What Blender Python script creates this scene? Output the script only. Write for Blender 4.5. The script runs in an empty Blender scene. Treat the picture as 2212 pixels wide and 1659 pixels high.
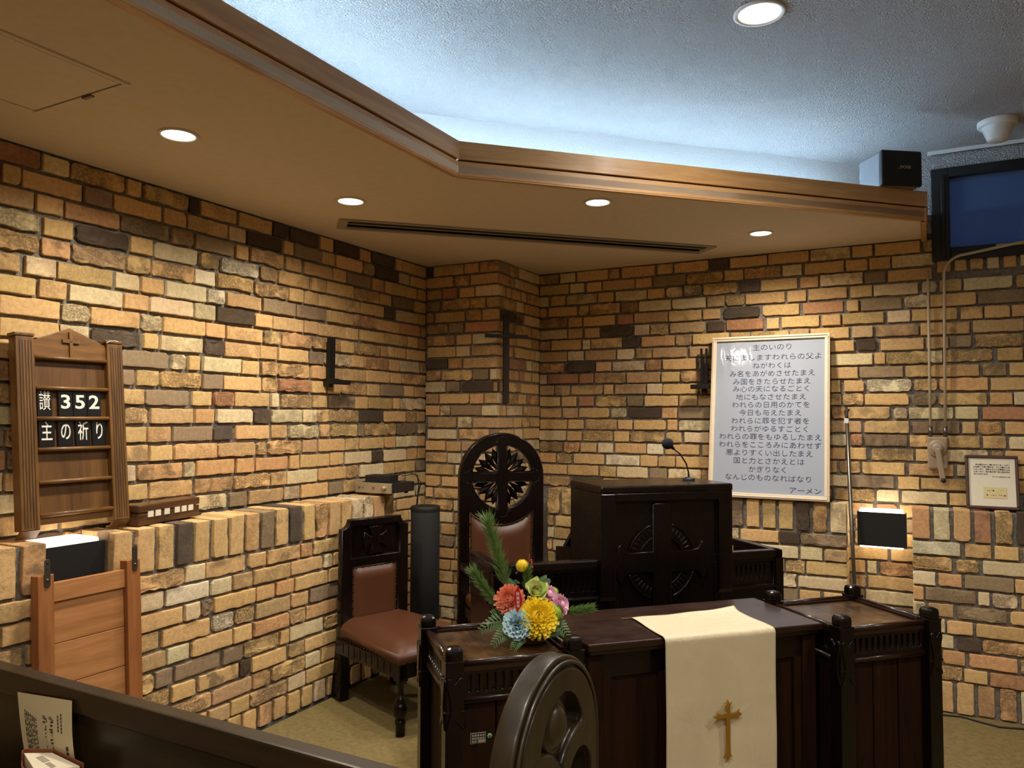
import bpy, bmesh, math, random
from mathutils import Vector, Matrix
PI = math.pi
scene = bpy.context.scene
C = scene.collection

# ------------------------------------------------------------------ camera
cam_d = bpy.data.cameras.new('camera'); cam = bpy.data.objects.new('camera', cam_d); C.objects.link(cam)
F_PX, PITCH, ROLL, YAW = 1666.2, .04235, .0031, -.49313
cam_d.sensor_width = 36.0; cam_d.sensor_fit = 'HORIZONTAL'; cam_d.lens = F_PX / 2212 * 36.0
cam_d.clip_start = .05; cam_d.clip_end = 60
_fw = Vector((math.sin(YAW)*math.cos(PITCH), math.cos(YAW)*math.cos(PITCH), math.sin(PITCH)))
_r = Vector((math.cos(YAW), -math.sin(YAW), 0)); _u = _r.cross(_fw)
_r2 = math.cos(ROLL)*_r + math.sin(ROLL)*_u; _u2 = -math.sin(ROLL)*_r + math.cos(ROLL)*_u
M = Matrix((_r2, _u2, -_fw)).transposed().to_4x4(); M.translation = (0, 0, 1.53)
cam.matrix_world = M
scene.camera = cam

# ------------------------------------------------------------------ colour, world, light
scene.view_settings.view_transform = 'Standard'
scene.view_settings.look = 'None'
scene.view_settings.gamma = 1
scene.view_settings.use_curve_mapping = False
scene.view_settings.exposure = -0.10
w = bpy.data.worlds.new('dusk_sky'); scene.world = w; w.use_nodes = True
w.node_tree.nodes['Background'].inputs[0].default_value = (.10, .22, .55, 1)
w.node_tree.nodes['Background'].inputs[1].default_value = .10
WARM = (1.0, .90, .75)
WHITE = (1.0, .94, .85)
COOL = (.50, .74, 1.0)
SOFFIT_W, HALL_W, LED_STR = 110, 170, 95.0

def lamp(kind, name, loc, power, color, rot=(0, 0, 0), **kw):
    d = bpy.data.lights.new(name, kind); d.energy = power; d.color = color
    for k, v in kw.items(): setattr(d, k, v)
    o = bpy.data.objects.new(name, d); o.location = loc; o.rotation_euler = rot; C.objects.link(o)
    return o

# room measures
XL, YB, CEIL, UP = -3.137, 5.186, 2.60, 3.10     # left wall, back wall, lowered ceiling, upper ceiling
XF, YF = -2.90, 5.01                             # fronts of the low walls
FLOOR = -.115                                    # hall floor; the chancel step is at 0
XR, YN = 2.6, -2.2                               # far ends of the room
TH = math.radians(44.2)
E1 = Vector((math.sin(TH), math.cos(TH), 0)); E2 = Vector((-math.cos(TH), math.sin(TH), 0))
RZ = math.atan2(E1.y, E1.x)
def W45(a, b, z): return E1*a + E2*b + Vector((0, 0, z))

# ------------------------------------------------------------------ materials
def srgb(r, g, b):
    f = lambda c: c/12.92 if c <= .04045 else ((c+.055)/1.055)**2.4
    return (f(r/255), f(g/255), f(b/255), 1)
class NT:
    def __init__(s, name):
        s.m = bpy.data.materials.new(name); s.m.use_nodes = True; s.t = s.m.node_tree
        s.b = s.t.nodes['Principled BSDF']; s.out = s.t.nodes['Material Output']
    def n(s, kind, **kw):
        nd = s.t.nodes.new(kind)
        for k, v in kw.items():
            if k.startswith('i_'): nd.inputs[k[2:].replace('_', ' ')].default_value = v
            else: setattr(nd, k, v)
        return nd
    def l(s, a, b): s.t.links.new(a, b)
    def coords(s, scale=(1, 1, 1), space='Object'):
        tc = s.n('ShaderNodeTexCoord'); mp = s.n('ShaderNodeMapping'); mp.inputs['Scale'].default_value = scale
        s.l(tc.outputs[space], mp.inputs['Vector']); return mp.outputs[0]
    def noise(s, vec, scale, detail=4, rough=.55, dist=0):
        nd = s.n('ShaderNodeTexNoise'); nd.inputs['Scale'].default_value = scale; nd.inputs['Detail'].default_value = detail
        nd.inputs['Roughness'].default_value = rough; nd.inputs['Distortion'].default_value = dist
        if vec is not None: s.l(vec, nd.inputs['Vector'])
        return nd.outputs['Fac']
    def ramp(s, fac, stops):
        r = s.n('ShaderNodeValToRGB'); e = r.color_ramp.elements
        while len(e) < len(stops): e.new(.5)
        for k, (p, c) in enumerate(stops): e[k].position = p; e[k].color = c
        s.l(fac, r.inputs[0]); return r.outputs[0]
    def mix(s, fac, a, b, mode='MIX'):
        m = s.n('ShaderNodeMix', data_type='RGBA', blend_type=mode)
        for v, i in ((fac, 0), (a, 6), (b, 7)):
            if hasattr(v, 'links'): s.l(v, m.inputs[i])
            else: m.inputs[i].default_value = v
        return m.outputs[2]
    def math(s, op, a, b=0.0):
        m = s.n('ShaderNodeMath', operation=op)
        for v, i in ((a, 0), (b, 1)):
            if hasattr(v, 'links'): s.l(v, m.inputs[i])
            else: m.inputs[i].default_value = v
        return m.outputs[0]
    def bump(s, h, strength=.3, dist=.01):
        b = s.n('ShaderNodeBump'); b.inputs['Strength'].default_value = strength; b.inputs['Distance'].default_value = dist
        s.l(h, b.inputs['Height']); s.l(b.outputs[0], s.b.inputs['Normal']); return b
    def set(s, **kw):
        for k, v in kw.items(): s.b.inputs[k.replace('_', ' ')].default_value = v
        return s

def plain(name, col, rough=.5, metal=0, spec=.5, bump=0, bscale=200):
    t = NT(name).set(Roughness=rough, Metallic=metal); t.b.inputs['Specular IOR Level'].default_value = spec
    v = t.coords(); nz = t.noise(v, bscale if bump else 25, 3)
    dark = tuple(c*.85 for c in col[:3])+(1,)
    t.l(t.mix(nz, col, dark), t.b.inputs['Base Color'])
    if bump: t.bump(nz, bump, .002)
    return t.m
def emit(name, col, strength):
    t = NT(name).set(Emission_Color=col+(1,), Emission_Strength=strength); t.b.inputs['Base Color'].default_value = (.8, .8, .8, 1); return t.m
def wood(name, dark, light, rough=.3, axis=0, coat=.0, grain=9, bump=.12, wear=None, spec=.4):
    t = NT(name); sc = [grain*4]*3; sc[axis] = grain*.35
    v = t.coords(tuple(sc))
    n1 = t.noise(v, 1.0, 6, .6, .6); v2 = t.coords(tuple(x*4 for x in sc)); n2 = t.noise(v2, 1.2, 4, .7)
    f = t.math('ADD', t.math('MULTIPLY', n1, .7), t.math('MULTIPLY', n2, .3))
    col = t.ramp(f, [(.34, dark), (.66, light)])
    if wear:
        wn = t.noise(t.coords((4, 4, 4)), 1.6, 5, .7); wf = t.ramp(wn, [(.5, (0, 0, 0, 1)), (.68, (1, 1, 1, 1))])
        col = t.mix(t.math('MULTIPLY', wf, .6), col, wear)
    t.l(col, t.b.inputs['Base Color'])
    r = t.noise(t.coords((9, 9, 9)), 1.5, 4, .6)
    t.l(t.math('ADD', t.math('MULTIPLY', r, .25), rough-.1), t.b.inputs['Roughness'])
    t.b.inputs['Coat Weight'].default_value = coat; t.b.inputs['Coat Roughness'].default_value = .12; t.b.inputs['Specular IOR Level'].default_value = spec
    t.bump(n2, bump, .002)
    return t.m

def brick_material():
    t = NT('old_brick'); a = t.n('ShaderNodeAttribute', attribute_name='brick_colour'); b = t.n('ShaderNodeAttribute', attribute_name='brick_kind')
    sx = t.n('ShaderNodeSeparateXYZ'); t.l(b.outputs['Vector'], sx.inputs[0])
    rough, stain, seed = sx.outputs
    tc = t.n('ShaderNodeTexCoord'); off = t.n('ShaderNodeVectorMath', operation='MULTIPLY_ADD')
    cx = t.n('ShaderNodeCombineXYZ'); t.l(seed, cx.inputs[0]); t.l(seed, cx.inputs[1]); t.l(seed, cx.inputs[2])
    t.l(cx.outputs[0], off.inputs[0]); off.inputs[1].default_value = (9, 7, 5); t.l(tc.outputs['Object'], off.inputs[2])
    v = off.outputs[0]
    big = t.noise(v, 14, 4, .6, .4); mid = t.noise(v, 55, 5, .65); fine = t.noise(v, 260, 4, .7)
    col = t.mix(t.ramp(mid, [(.35, (0, 0, 0, 1)), (.7, (1, 1, 1, 1))]), t.mix(1, a.outputs['Color'], (.82, .80, .78, 1), 'MULTIPLY'), t.mix(1, a.outputs['Color'], (1.12, 1.12, 1.12, 1), 'MULTIPLY'))
    sf = t.math('MULTIPLY', t.ramp(big, [(.46, (0, 0, 0, 1)), (.6, (1, 1, 1, 1))]), stain)
    col = t.mix(sf, col, t.mix(.75, col, (.075, .06, .047, 1)))
    crust = t.ramp(t.noise(v, 95, 5, .75), [(.44, (0, 0, 0, 1)), (.58, (1, 1, 1, 1))])
    patch = t.math('MULTIPLY', t.ramp(t.noise(v, 9, 3, .6), [(.42, (0, 0, 0, 1)), (.52, (1, 1, 1, 1))]), rough)
    col = t.mix(t.math('MULTIPLY', patch, t.math('SUBTRACT', 1.0, crust)), col, t.mix(.6, col, (.12, .085, .05, 1)))
    pits = t.ramp(t.noise(v, 170, 2, .5), [(.26, (1, 1, 1, 1)), (.31, (0, 0, 0, 1))])
    col = t.mix(t.math('MULTIPLY', pits, .6), col, (.08, .05, .03, 1))
    t.l(col, t.b.inputs['Base Color']); t.set(Roughness=.85); t.b.inputs['Specular IOR Level'].default_value = .25
    h = t.math('ADD', t.math('MULTIPLY', crust, t.math('MULTIPLY', patch, 2.2)), t.math('ADD', t.math('MULTIPLY', fine, .35), t.math('MULTIPLY', mid, .5)))
    h = t.math('SUBTRACT', h, t.math('MULTIPLY', pits, .8))
    t.bump(h, .55, .006)
    return t.m
def mortar_material():
    t = NT('grey_mortar'); v = t.coords(); n = t.noise(v, 60, 5, .7)
    t.l(t.ramp(n, [(.3, srgb(96, 90, 82)), (.7, srgb(150, 143, 132))]), t.b.inputs['Base Color']); t.set(Roughness=.95)
    t.bump(n, .8, .01); return t.m
def stucco(name, col, scale, strength):
    t = NT(name); v = t.coords(); n = t.noise(v, scale, 2, .5); n2 = t.noise(v, scale*2.1, 2)
    h = t.math('ADD', t.ramp(n, [(.35, (0, 0, 0, 1)), (.62, (1, 1, 1, 1))]), t.math('MULTIPLY', n2, .6))
    t.b.inputs['Base Color'].default_value = col; t.set(Roughness=.95); t.b.inputs['Specular IOR Level'].default_value = .2
    t.bump(h, strength, .016); return t.m
def carpet_material():
    t = NT('olive_carpet'); v = t.coords(); n = t.noise(v, 350, 3, .8); n2 = t.noise(v, 40, 4, .6)
    c = t.mix(.5, t.ramp(n, [(.3, srgb(92, 78, 48)), (.7, srgb(176, 156, 106))]), t.ramp(n2, [(.35, srgb(112, 97, 60)), (.65, srgb(150, 132, 86))]))
    t.l(c, t.b.inputs['Base Color']); t.set(Roughness=1.0); t.b.inputs['Specular IOR Level'].default_value = .1
    t.bump(n, .8, .008); return t.m

MAT = {}
MAT['brick'] = brick_material(); MAT['mortar'] = mortar_material()
MAT['stucco'] = stucco('white_stucco', (.60, .59, .58, 1), 120, 1.0)
MAT['wallpaper'] = stucco('embossed_white_paper', (.62, .61, .60, 1), 160, .25)
MAT['soffit'] = plain('beige_painted_board', srgb(220, 204, 182), .8, spec=.2)
MAT['plaster'] = plain('tan_plaster', srgb(140, 118, 90), .9)
MAT['carpet'] = carpet_material()
MAT['oak'] = wood('light_oak', srgb(166, 120, 72), srgb(206, 162, 108), .38, 0, .15, 5)
MAT['board_oak'] = wood('brown_oak', srgb(72, 47, 20), srgb(128, 89, 42), .4, 2, .1, 8, .2)
MAT['board_oak_x'] = wood('brown_oak_cross', srgb(76, 50, 22), srgb(132, 92, 44), .4, 0, .1, 8, .2)
MAT['board_ply'] = wood('dark_ply', srgb(72, 46, 20), srgb(112, 76, 36), .45, 2, 0, 5)
MAT['dark'] = wood('dark_lacquered_wood', srgb(10, 5, 4), srgb(19, 9, 6), .25, 2, .15, 7, .02, None, .25)
MAT['dark_x'] = wood('dark_lacquered_wood_rail', srgb(12, 6, 4), srgb(26, 13, 8), .25, 0, .15, 7, .02, None, .25)
MAT['dark_top'] = wood('dark_table_top_wood', srgb(26, 12, 7), srgb(48, 25, 14), .3, 0, .2, 6, .03, None, .35)
MAT['worn_top'] = wood('worn_table_top_wood', srgb(24, 14, 7), srgb(66, 42, 19), .3, 1, .2, 6, .10, srgb(112, 80, 38))
MAT['boards'] = wood('dark_red_board_wood', srgb(20, 9, 4), srgb(44, 22, 8), .6, 2, .0, 6, .04, None, .12)
MAT['pew'] = wood('olive_brown_wood', srgb(34, 25, 13), srgb(54, 40, 22), .36, 0, .1, 5, .04, None, .3)
MAT['pew_v'] = wood('olive_brown_wood_upright', srgb(32, 25, 14), srgb(52, 41, 25), .32, 2, .15, 5, .03, None, .35)
MAT['cedar'] = wood('orange_cedar', srgb(152, 98, 54), srgb(190, 134, 84), .45, 0, .1, 5, .1)
MAT['cedar_v'] = wood('orange_cedar_upright', srgb(134, 80, 42), srgb(170, 110, 62), .45, 2, .1, 5, .1)
MAT['box'] = wood('box_walnut', srgb(44, 26, 13), srgb(96, 62, 34), .35, 0, .2, 10)
MAT['cross'] = wood('dark_cross_wood', srgb(30, 20, 13), srgb(52, 36, 24), .5, 2)
MAT['bowl'] = wood('bowl_wood', srgb(70, 44, 20), srgb(112, 76, 36), .35, 0, .2)
MAT['leather'] = plain('brown_leather', srgb(82, 47, 28), .38, bump=.15, bscale=420)
MAT['brass'] = plain('aged_brass_studs', srgb(80, 56, 34), .35, .9)
MAT['iron'] = plain('black_iron', srgb(24, 20, 17), .5, .3)
MAT['black'] = plain('matte_black', srgb(14, 13, 13), .6)
MAT['charcoal'] = plain('charcoal_cloth', srgb(24, 24, 24), .8, bump=.3, bscale=600)
MAT['steel'] = plain('brushed_steel', srgb(170, 166, 160), .3, .95)
MAT['greymetal'] = plain('grey_metal', srgb(120, 114, 104), .35, .9)
MAT['silver'] = plain('champagne_aluminium', srgb(190, 176, 150), .35, .6)
MAT['whiteplastic'] = plain('white_plastic', srgb(225, 224, 220), .35)
MAT['conduit'] = plain('cream_conduit', srgb(200, 186, 160), .4)
MAT['greybox'] = plain('beige_grey_plastic', srgb(160, 140, 116), .45)
MAT['framew'] = plain('white_frame', srgb(232, 214, 188), .35)
MAT['brownframe'] = plain('brown_frame', srgb(70, 40, 24), .4)
MAT['paper'] = plain('cream_paper', srgb(232, 222, 200), .7)
MAT['pamphlet'] = plain('pamphlet_paper', srgb(206, 190, 150), .7)
MAT['pages'] = plain('book_page_edge', srgb(240, 226, 196), .75)
MAT['bookcover'] = plain('orange_brown_cover', srgb(132, 74, 42), .5)
MAT['ink'] = plain('black_ink', srgb(30, 28, 26), .7)
MAT['navy'] = plain('navy_thread', srgb(44, 48, 84), .8)
MAT['aida'] = plain('blue_grey_aida', srgb(158, 168, 186), .28, bump=.25, bscale=900)
_t = NT('film_covered_aida'); _v = _t.coords(); _n = _t.noise(_v, 900, 2); _t.l(_t.mix(_n, srgb(168, 174, 186), srgb(146, 154, 170)), _t.b.inputs['Base Color'])
_t.set(Roughness=.7, Coat_Weight=.8, Coat_Roughness=.1); _bm = _t.n('ShaderNodeBump'); _bm.inputs['Strength'].default_value = .25; _bm.inputs['Distance'].default_value = .01
_t.l(_t.noise(_t.coords((14, 14, 5)), 1.0, 3, .5, .5), _bm.inputs['Height']); _t.l(_bm.outputs[0], _t.b.inputs['Coat Normal']); MAT['aida'] = _t.m
MAT['cardblack'] = plain('black_card', srgb(12, 12, 12), .35)
MAT['cardwhite'] = plain('white_print', srgb(235, 230, 220), .6)
MAT['gold'] = plain('gold_thread', srgb(186, 140, 48), .35, .75, bump=.8, bscale=700)
MAT['ceilwhite'] = plain('white_trim', srgb(214, 206, 194), .4)
MAT['ventgrey'] = plain('vent_grey', srgb(158, 146, 126), .5)
MAT['hatch'] = plain('hatch_paint', srgb(220, 204, 182), .7)
MAT['line'] = plain('groove_shade', srgb(36, 22, 12), .8)  # dark colour painted in for the shade inside grooves and gaps
MAT['lampglow'] = emit('downlight_glow', (1, .93, .82), 9)
MAT['hallglow'] = emit('hall_light_glow', (1, .95, .88), 9)
MAT['wallglow'] = emit('wall_lamp_glow', (1, .86, .68), 4.5)
MAT['led'] = emit('cool_led', COOL, LED_STR)
MAT['red'] = plain('red_plastic', srgb(190, 28, 26), .4)
MAT['berry'] = plain('red_berry', srgb(196, 28, 24), .25)
MAT['pine'] = plain('pine_needle', srgb(104, 134, 66), .5)
MAT['fern'] = plain('fern_leaf', srgb(88, 122, 62), .5)
MAT['darkleaf'] = plain('dark_leaf', srgb(52, 78, 46), .5)
MAT['stemb'] = plain('brown_stem', srgb(92, 70, 36), .7)
MAT['yellow'] = plain('yellow_petal', srgb(250, 218, 48), .5)
MAT['orange'] = plain('coral_petal', srgb(232, 138, 104), .5)
MAT['blue'] = plain('pale_blue_petal', srgb(208, 238, 246), .5)
MAT['rose'] = plain('cream_green_petal', srgb(222, 232, 150), .5)
MAT['lime'] = plain('lime_petal', srgb(160, 190, 50), .5)
MAT['pink'] = plain('pink_petal', srgb(232, 176, 198), .5)
MAT['label'] = plain('metal_label', srgb(150, 140, 124), .4)
MAT['green'] = plain('green_sticker', srgb(120, 180, 110), .5)
MAT['window_frame'] = plain('black_window_frame', srgb(20, 19, 20), .45)
def cloth_material():
    t = NT('cream_silk'); v = t.coords(); n = t.noise(v, 6, 4, .5, .8); wv = t.noise(t.coords((30, 30, 4)), 1.5, 3, .5)
    t.l(t.mix(n, srgb(204, 188, 154), srgb(190, 172, 138)), t.b.inputs['Base Color']); t.set(Roughness=.55, Sheen_Weight=.2)
    t.bump(t.math('ADD', t.math('MULTIPLY', n, .8), t.math('MULTIPLY', wv, .35)), .5, .02); return t.m
MAT['cloth'] = cloth_material()
def pane_material():
    t = NT('frosted_dusk_pane'); t.set(Roughness=.5, Transmission_Weight=.9, IOR=1.3); v = t.coords(); n = t.noise(v, 90, 2)
    t.b.inputs['Base Color'].default_value = (.5, .7, 1, 1); t.bump(n, .3, .005); return t.m
MAT['pane'] = pane_material()
def film_material():
    t = NT('clear_glass'); t.set(Roughness=.05, Transmission_Weight=1.0, IOR=1.05); return t.m

# ------------------------------------------------------------------ geometry helpers
class MB:
    def __init__(s): s.bm = bmesh.new(); s.idx = 0
    def _fin(s, geom_faces):
        for f in geom_faces: f.material_index = s.idx
    def box(s, c, d, rot=None, bev=0.0, seg=2):
        c = Vector(c); m = Matrix.Translation(c)
        if rot is not None: m = m @ (rot.to_4x4() if hasattr(rot, 'to_4x4') else Matrix.Rotation(rot, 4, 'Z'))
        b = bmesh.new(); bmesh.ops.create_cube(b, size=1.0, matrix=m @ Matrix.Diagonal((d[0], d[1], d[2], 1)))
        if bev: bmesh.ops.bevel(b, geom=b.edges[:], offset=min(bev, min(d)*.45), segments=seg, profile=.5, affect='EDGES')
        s.absorb(b)
    def b2(s, lo, hi, bev=0.0, seg=2):
        s.box([(a+b)/2 for a, b in zip(lo, hi)], [abs(b-a) for a, b in zip(lo, hi)], None, bev, seg)
    def absorb(s, b, matrix=None):
        if matrix is not None: bmesh.ops.transform(b, matrix=matrix, verts=b.verts)
        vm = {v: s.bm.verts.new(v.co) for v in b.verts}
        for f in b.faces:
            try:
                nf = s.bm.faces.new([vm[v] for v in f.verts]); nf.material_index = s.idx; nf.smooth = f.smooth
            except ValueError: pass
        b.free()
    def mesh(s, me, matrix=None):
        b = bmesh.new(); b.from_mesh(me)
        s.absorb(b, matrix)
    def tube(s, pts, r, n=10, cap=True):
        pts = [Vector(p) for p in pts]; rr = r if isinstance(r, (list, tuple)) else [r]*len(pts)
        rings = []; prev = None
        for i, p in enumerate(pts):
            t = (pts[min(i+1, len(pts)-1)] - pts[max(i-1, 0)]).normalized()
            if prev is None:
                a = Vector((0, 0, 1)) if abs(t.z) < .9 else Vector((1, 0, 0)); x = t.cross(a).normalized()
            else:
                x = (prev - t*prev.dot(t)).normalized()
            prev = x; y = t.cross(x)
            rings.append([s.bm.verts.new(p + (x*math.cos(2*PI*k/n) + y*math.sin(2*PI*k/n))*rr[i]) for k in range(n)])
        for a, b in zip(rings, rings[1:]):
            for k in range(n):
                f = s.bm.faces.new((a[k], a[(k+1) % n], b[(k+1) % n], b[k])); f.smooth = True; f.material_index = s.idx
        if cap:
            for ring in (rings[0][::-1], rings[-1]):
                f = s.bm.faces.new(ring); f.material_index = s.idx
    def lathe(s, prof, c=(0, 0, 0), n=24, mat=None):
        c = Vector(c); mm = mat or Matrix.Identity(3); rings = []
        for r, z in prof:
            rings.append([s.bm.verts.new(c + mm @ Vector((r*math.cos(2*PI*k/n), r*math.sin(2*PI*k/n), z))) for k in range(n)] if r > 1e-5 else [s.bm.verts.new(c + mm @ Vector((0, 0, z)))])
        for a, b in zip(rings, rings[1:]):
            for k in range(n):
                q = [a[k % len(a)], a[(k+1) % len(a)], b[(k+1) % len(b)], b[k % len(b)]]; u = []
                for v in q:
                    if v not in u: u.append(v)
                if len(u) > 2:
                    f = s.bm.faces.new(u); f.smooth = True; f.material_index = s.idx
    def sphere(s, c, r, seg=10, ring=7, sc=(1, 1, 1)):
        b = bmesh.new(); bmesh.ops.create_uvsphere(b, u_segments=seg, v_segments=ring, radius=r)
        for f in b.faces: f.smooth = True
        s.absorb(b, Matrix.Translation(Vector(c)) @ Matrix.Diagonal((*sc, 1)))
    def quad(s, pts):
        f = s.bm.faces.new([s.bm.verts.new(Vector(p)) for p in pts]); f.material_index = s.idx; return f
    def grid(s, fn, nu, nv, smooth=True, close=False):
        g = [[s.bm.verts.new(Vector(fn(i/nu, j/nv))) for j in range(nv+1)] for i in range(nu+1)]
        for i in range(nu):
            for j in range(nv):
                f = s.bm.faces.new((g[i][j], g[i+1][j], g[i+1][j+1], g[i][j+1])); f.smooth = smooth; f.material_index = s.idx
    def poly(s, pts, axis_d):                         # flat polygon extruded by vector axis_d
        d = Vector(axis_d); a = [s.bm.verts.new(Vector(p)) for p in pts]; b = [s.bm.verts.new(Vector(p)+d) for p in pts]
        n = len(pts)
        s.bm.faces.new(a[::-1]).material_index = s.idx; s.bm.faces.new(b).material_index = s.idx
        for k in range(n): s.bm.faces.new((a[k], a[(k+1) % n], b[(k+1) % n], b[k])).material_index = s.idx
    def build(s, name, mats, parent=None, smooth=False):
        bmesh.ops.recalc_face_normals(s.bm, faces=s.bm.faces[:])
        me = bpy.data.meshes.new(name); s.bm.to_mesh(me); s.bm.free()
        for m in (mats if isinstance(mats, (list, tuple)) else [mats]): me.materials.append(MAT[m] if isinstance(m, str) else m)
        o = bpy.data.objects.new(name, me); C.objects.link(o)
        if smooth:
            for p in me.polygons: p.use_smooth = True
        if parent: o.parent = parent
        return o
def curve_mesh(splines, extrude=0, bevel=0, res=2):
    """closed 2-D outlines in x, y (later ones are holes) filled and extruded along z"""
    c = bpy.data.curves.new('outline', 'CURVE'); c.dimensions = '2D'; c.fill_mode = 'BOTH'
    c.extrude = extrude; c.bevel_depth = bevel; c.bevel_resolution = res; c.offset = -bevel
    for pts in splines:
        sp = c.splines.new('POLY'); sp.points.add(len(pts)-1); sp.use_cyclic_u = True
        for p, q in zip(sp.points, pts): p.co = (q[0], q[1], 0, 1)
    o = bpy.data.objects.new('outline', c); C.objects.link(o)
    dg = bpy.context.evaluated_depsgraph_get(); me = bpy.data.meshes.new_from_object(o.evaluated_get(dg))
    bpy.data.objects.remove(o); bpy.data.curves.remove(c); me.materials.clear()
    return me
STAND = Matrix(((1, 0, 0, 0), (0, 0, 1, 0), (0, 1, 0, 0), (0, 0, 0, 1)))    # outline x, y -> x, z ; thickness -> y
def plate(mb, splines, y, thick, bevel=.004):
    me = curve_mesh(splines, max(thick/2-bevel, .0001), bevel); mb.mesh(me, Matrix.Translation((0, y, 0)) @ STAND); bpy.data.meshes.remove(me)
def text_mesh(body, size, offset=0.0, extrude=.0004, align='CENTER', spacing=1.0):
    c = bpy.data.curves.new('t', 'FONT'); c.body = body; c.size = size; c.offset = offset; c.extrude = extrude
    c.align_x = align; c.align_y = 'CENTER'; c.resolution_u = 3; c.space_character = spacing
    o = bpy.data.objects.new('t', c); C.objects.link(o)
    dg = bpy.context.evaluated_depsgraph_get(); me = bpy.data.meshes.new_from_object(o.evaluated_get(dg))
    bpy.data.objects.remove(o); bpy.data.curves.remove(c); me.materials.clear()
    return me
def put_text(mb, body, size, x, y, z, xs=1.0, offset=0.0, align='CENTER', m=None, spacing=1.0):
    me = text_mesh(body, size, offset, align=align, spacing=spacing)
    mb.mesh(me, (m or Matrix.Identity(4)) @ Matrix.Translation((x, y, z)) @ STAND @ Matrix.Diagonal((xs, 1, 1, 1))); bpy.data.meshes.remove(me)

def tag(o, label=None, cat=None, group=None, kind=None):
    if label: o['label'] = label
    if cat: o['category'] = cat
    if group: o['group'] = group
    if kind: o['kind'] = kind
    return o
def thing(name, label, cat, loc=(0, 0, 0), rz=0.0, group=None, rot=None):
    o = bpy.data.objects.new(name, None); C.objects.link(o); o.empty_display_size = .1
    o.location = loc; o.rotation_euler = rot if rot else (0, 0, rz)
    return tag(o, label, cat, group)
def copy_thing(o, parent=None):
    c = o.copy(); C.objects.link(c)
    if parent: c.parent = parent
    for ch in list(o.children): copy_thing(ch, c)
    return c
def struct(o): o['kind'] = 'structure'; return o
def arc(cx, cy, r, a0, a1, n): return [(cx + r*math.cos(math.radians(a0+(a1-a0)*k/n)), cy + r*math.sin(math.radians(a0+(a1-a0)*k/n))) for k in range(n+1)]

# ------------------------------------------------------------------ brick walls
PAL = [(60, (216, 178, 122)), (17, (224, 202, 160)), (10, (214, 168, 116)), (5.5, (194, 160, 116)), (4.5, (152, 130, 102)), (1, (182, 134, 100)), (.7, (88, 72, 56))]
# bricks that stand out: sooty (K), pale (P), red (R), grey brown (G)
K, P, R, G = (99, 84, 70), (232, 216, 182), (190, 138, 100), (160, 137, 107)
LA=[(2.09,2.32,K),(2.71,1.89,K),(2.40,2.38,G),(2.57,2.38,G),(2.80,2.39,G),(3.98,2.57,K),(3.28,2.59,K),(2.22,1.84,K),(3.04,1.56,K),(3.19,1.57,K),(3.32,1.57,K),(2.60,1.47,G),(2.79,1.47,K),(2.92,1.75,P),(2.73,2.32,P),(2.61,2.21,P),(2.67,2.13,P),(3.51,1.75,P),(3.45,1.48,P),(3.70,1.40,P),(3.66,1.61,G),(2.71,1.65,R),(2.89,1.66,R),(3.14,1.73,R),(2.87,1.13,G),(2.27,1.77,G),(2.39,1.60,G),(2.19,2.34,G),(4.13,2.18,K)]
BA=[(-1.06,2.40,K),(-1.06,2.23,K),(-1.98,2.15,K),(-1.81,2.04,K),(-2.18,1.89,K),(-0.40,2.02,R),(-0.95,2.14,R),(-0.53,2.24,R),(-0.58,2.38,P),(-0.30,1.79,G),(-0.89,2.67,K),(-1.19,2.59,K),(-1.80,1.26,P),(-1.71,1.31,P),(-1.90,1.35,G),(-0.27,2.22,G),(-0.15,1.70,P),(-0.03,1.62,G),(0.43,1.53,R)]
PA=[(0.03,2.54,K),(0.25,2.44,G),(0.07,2.32,G),(0.48,1.73,K),(0.14,1.90,K),(0.38,2.14,R),(0.31,1.58,G)]
LLA=[(2.43,0.74,P),(2.59,0.60,P),(2.38,0.70,P),(2.35,0.92,K),(3.06,0.97,K),(3.03,1.00,K),(2.59,0.45,G),(2.43,0.38,G)]
RLA=[(-0.60,0.78,G),(-0.82,0.78,R),(-0.03,0.79,P),(0.12,0.54,G),(0.16,0.43,G),(0.20,0.25,K),(0.31,0.63,G),(0.37,0.07,R)]
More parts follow.
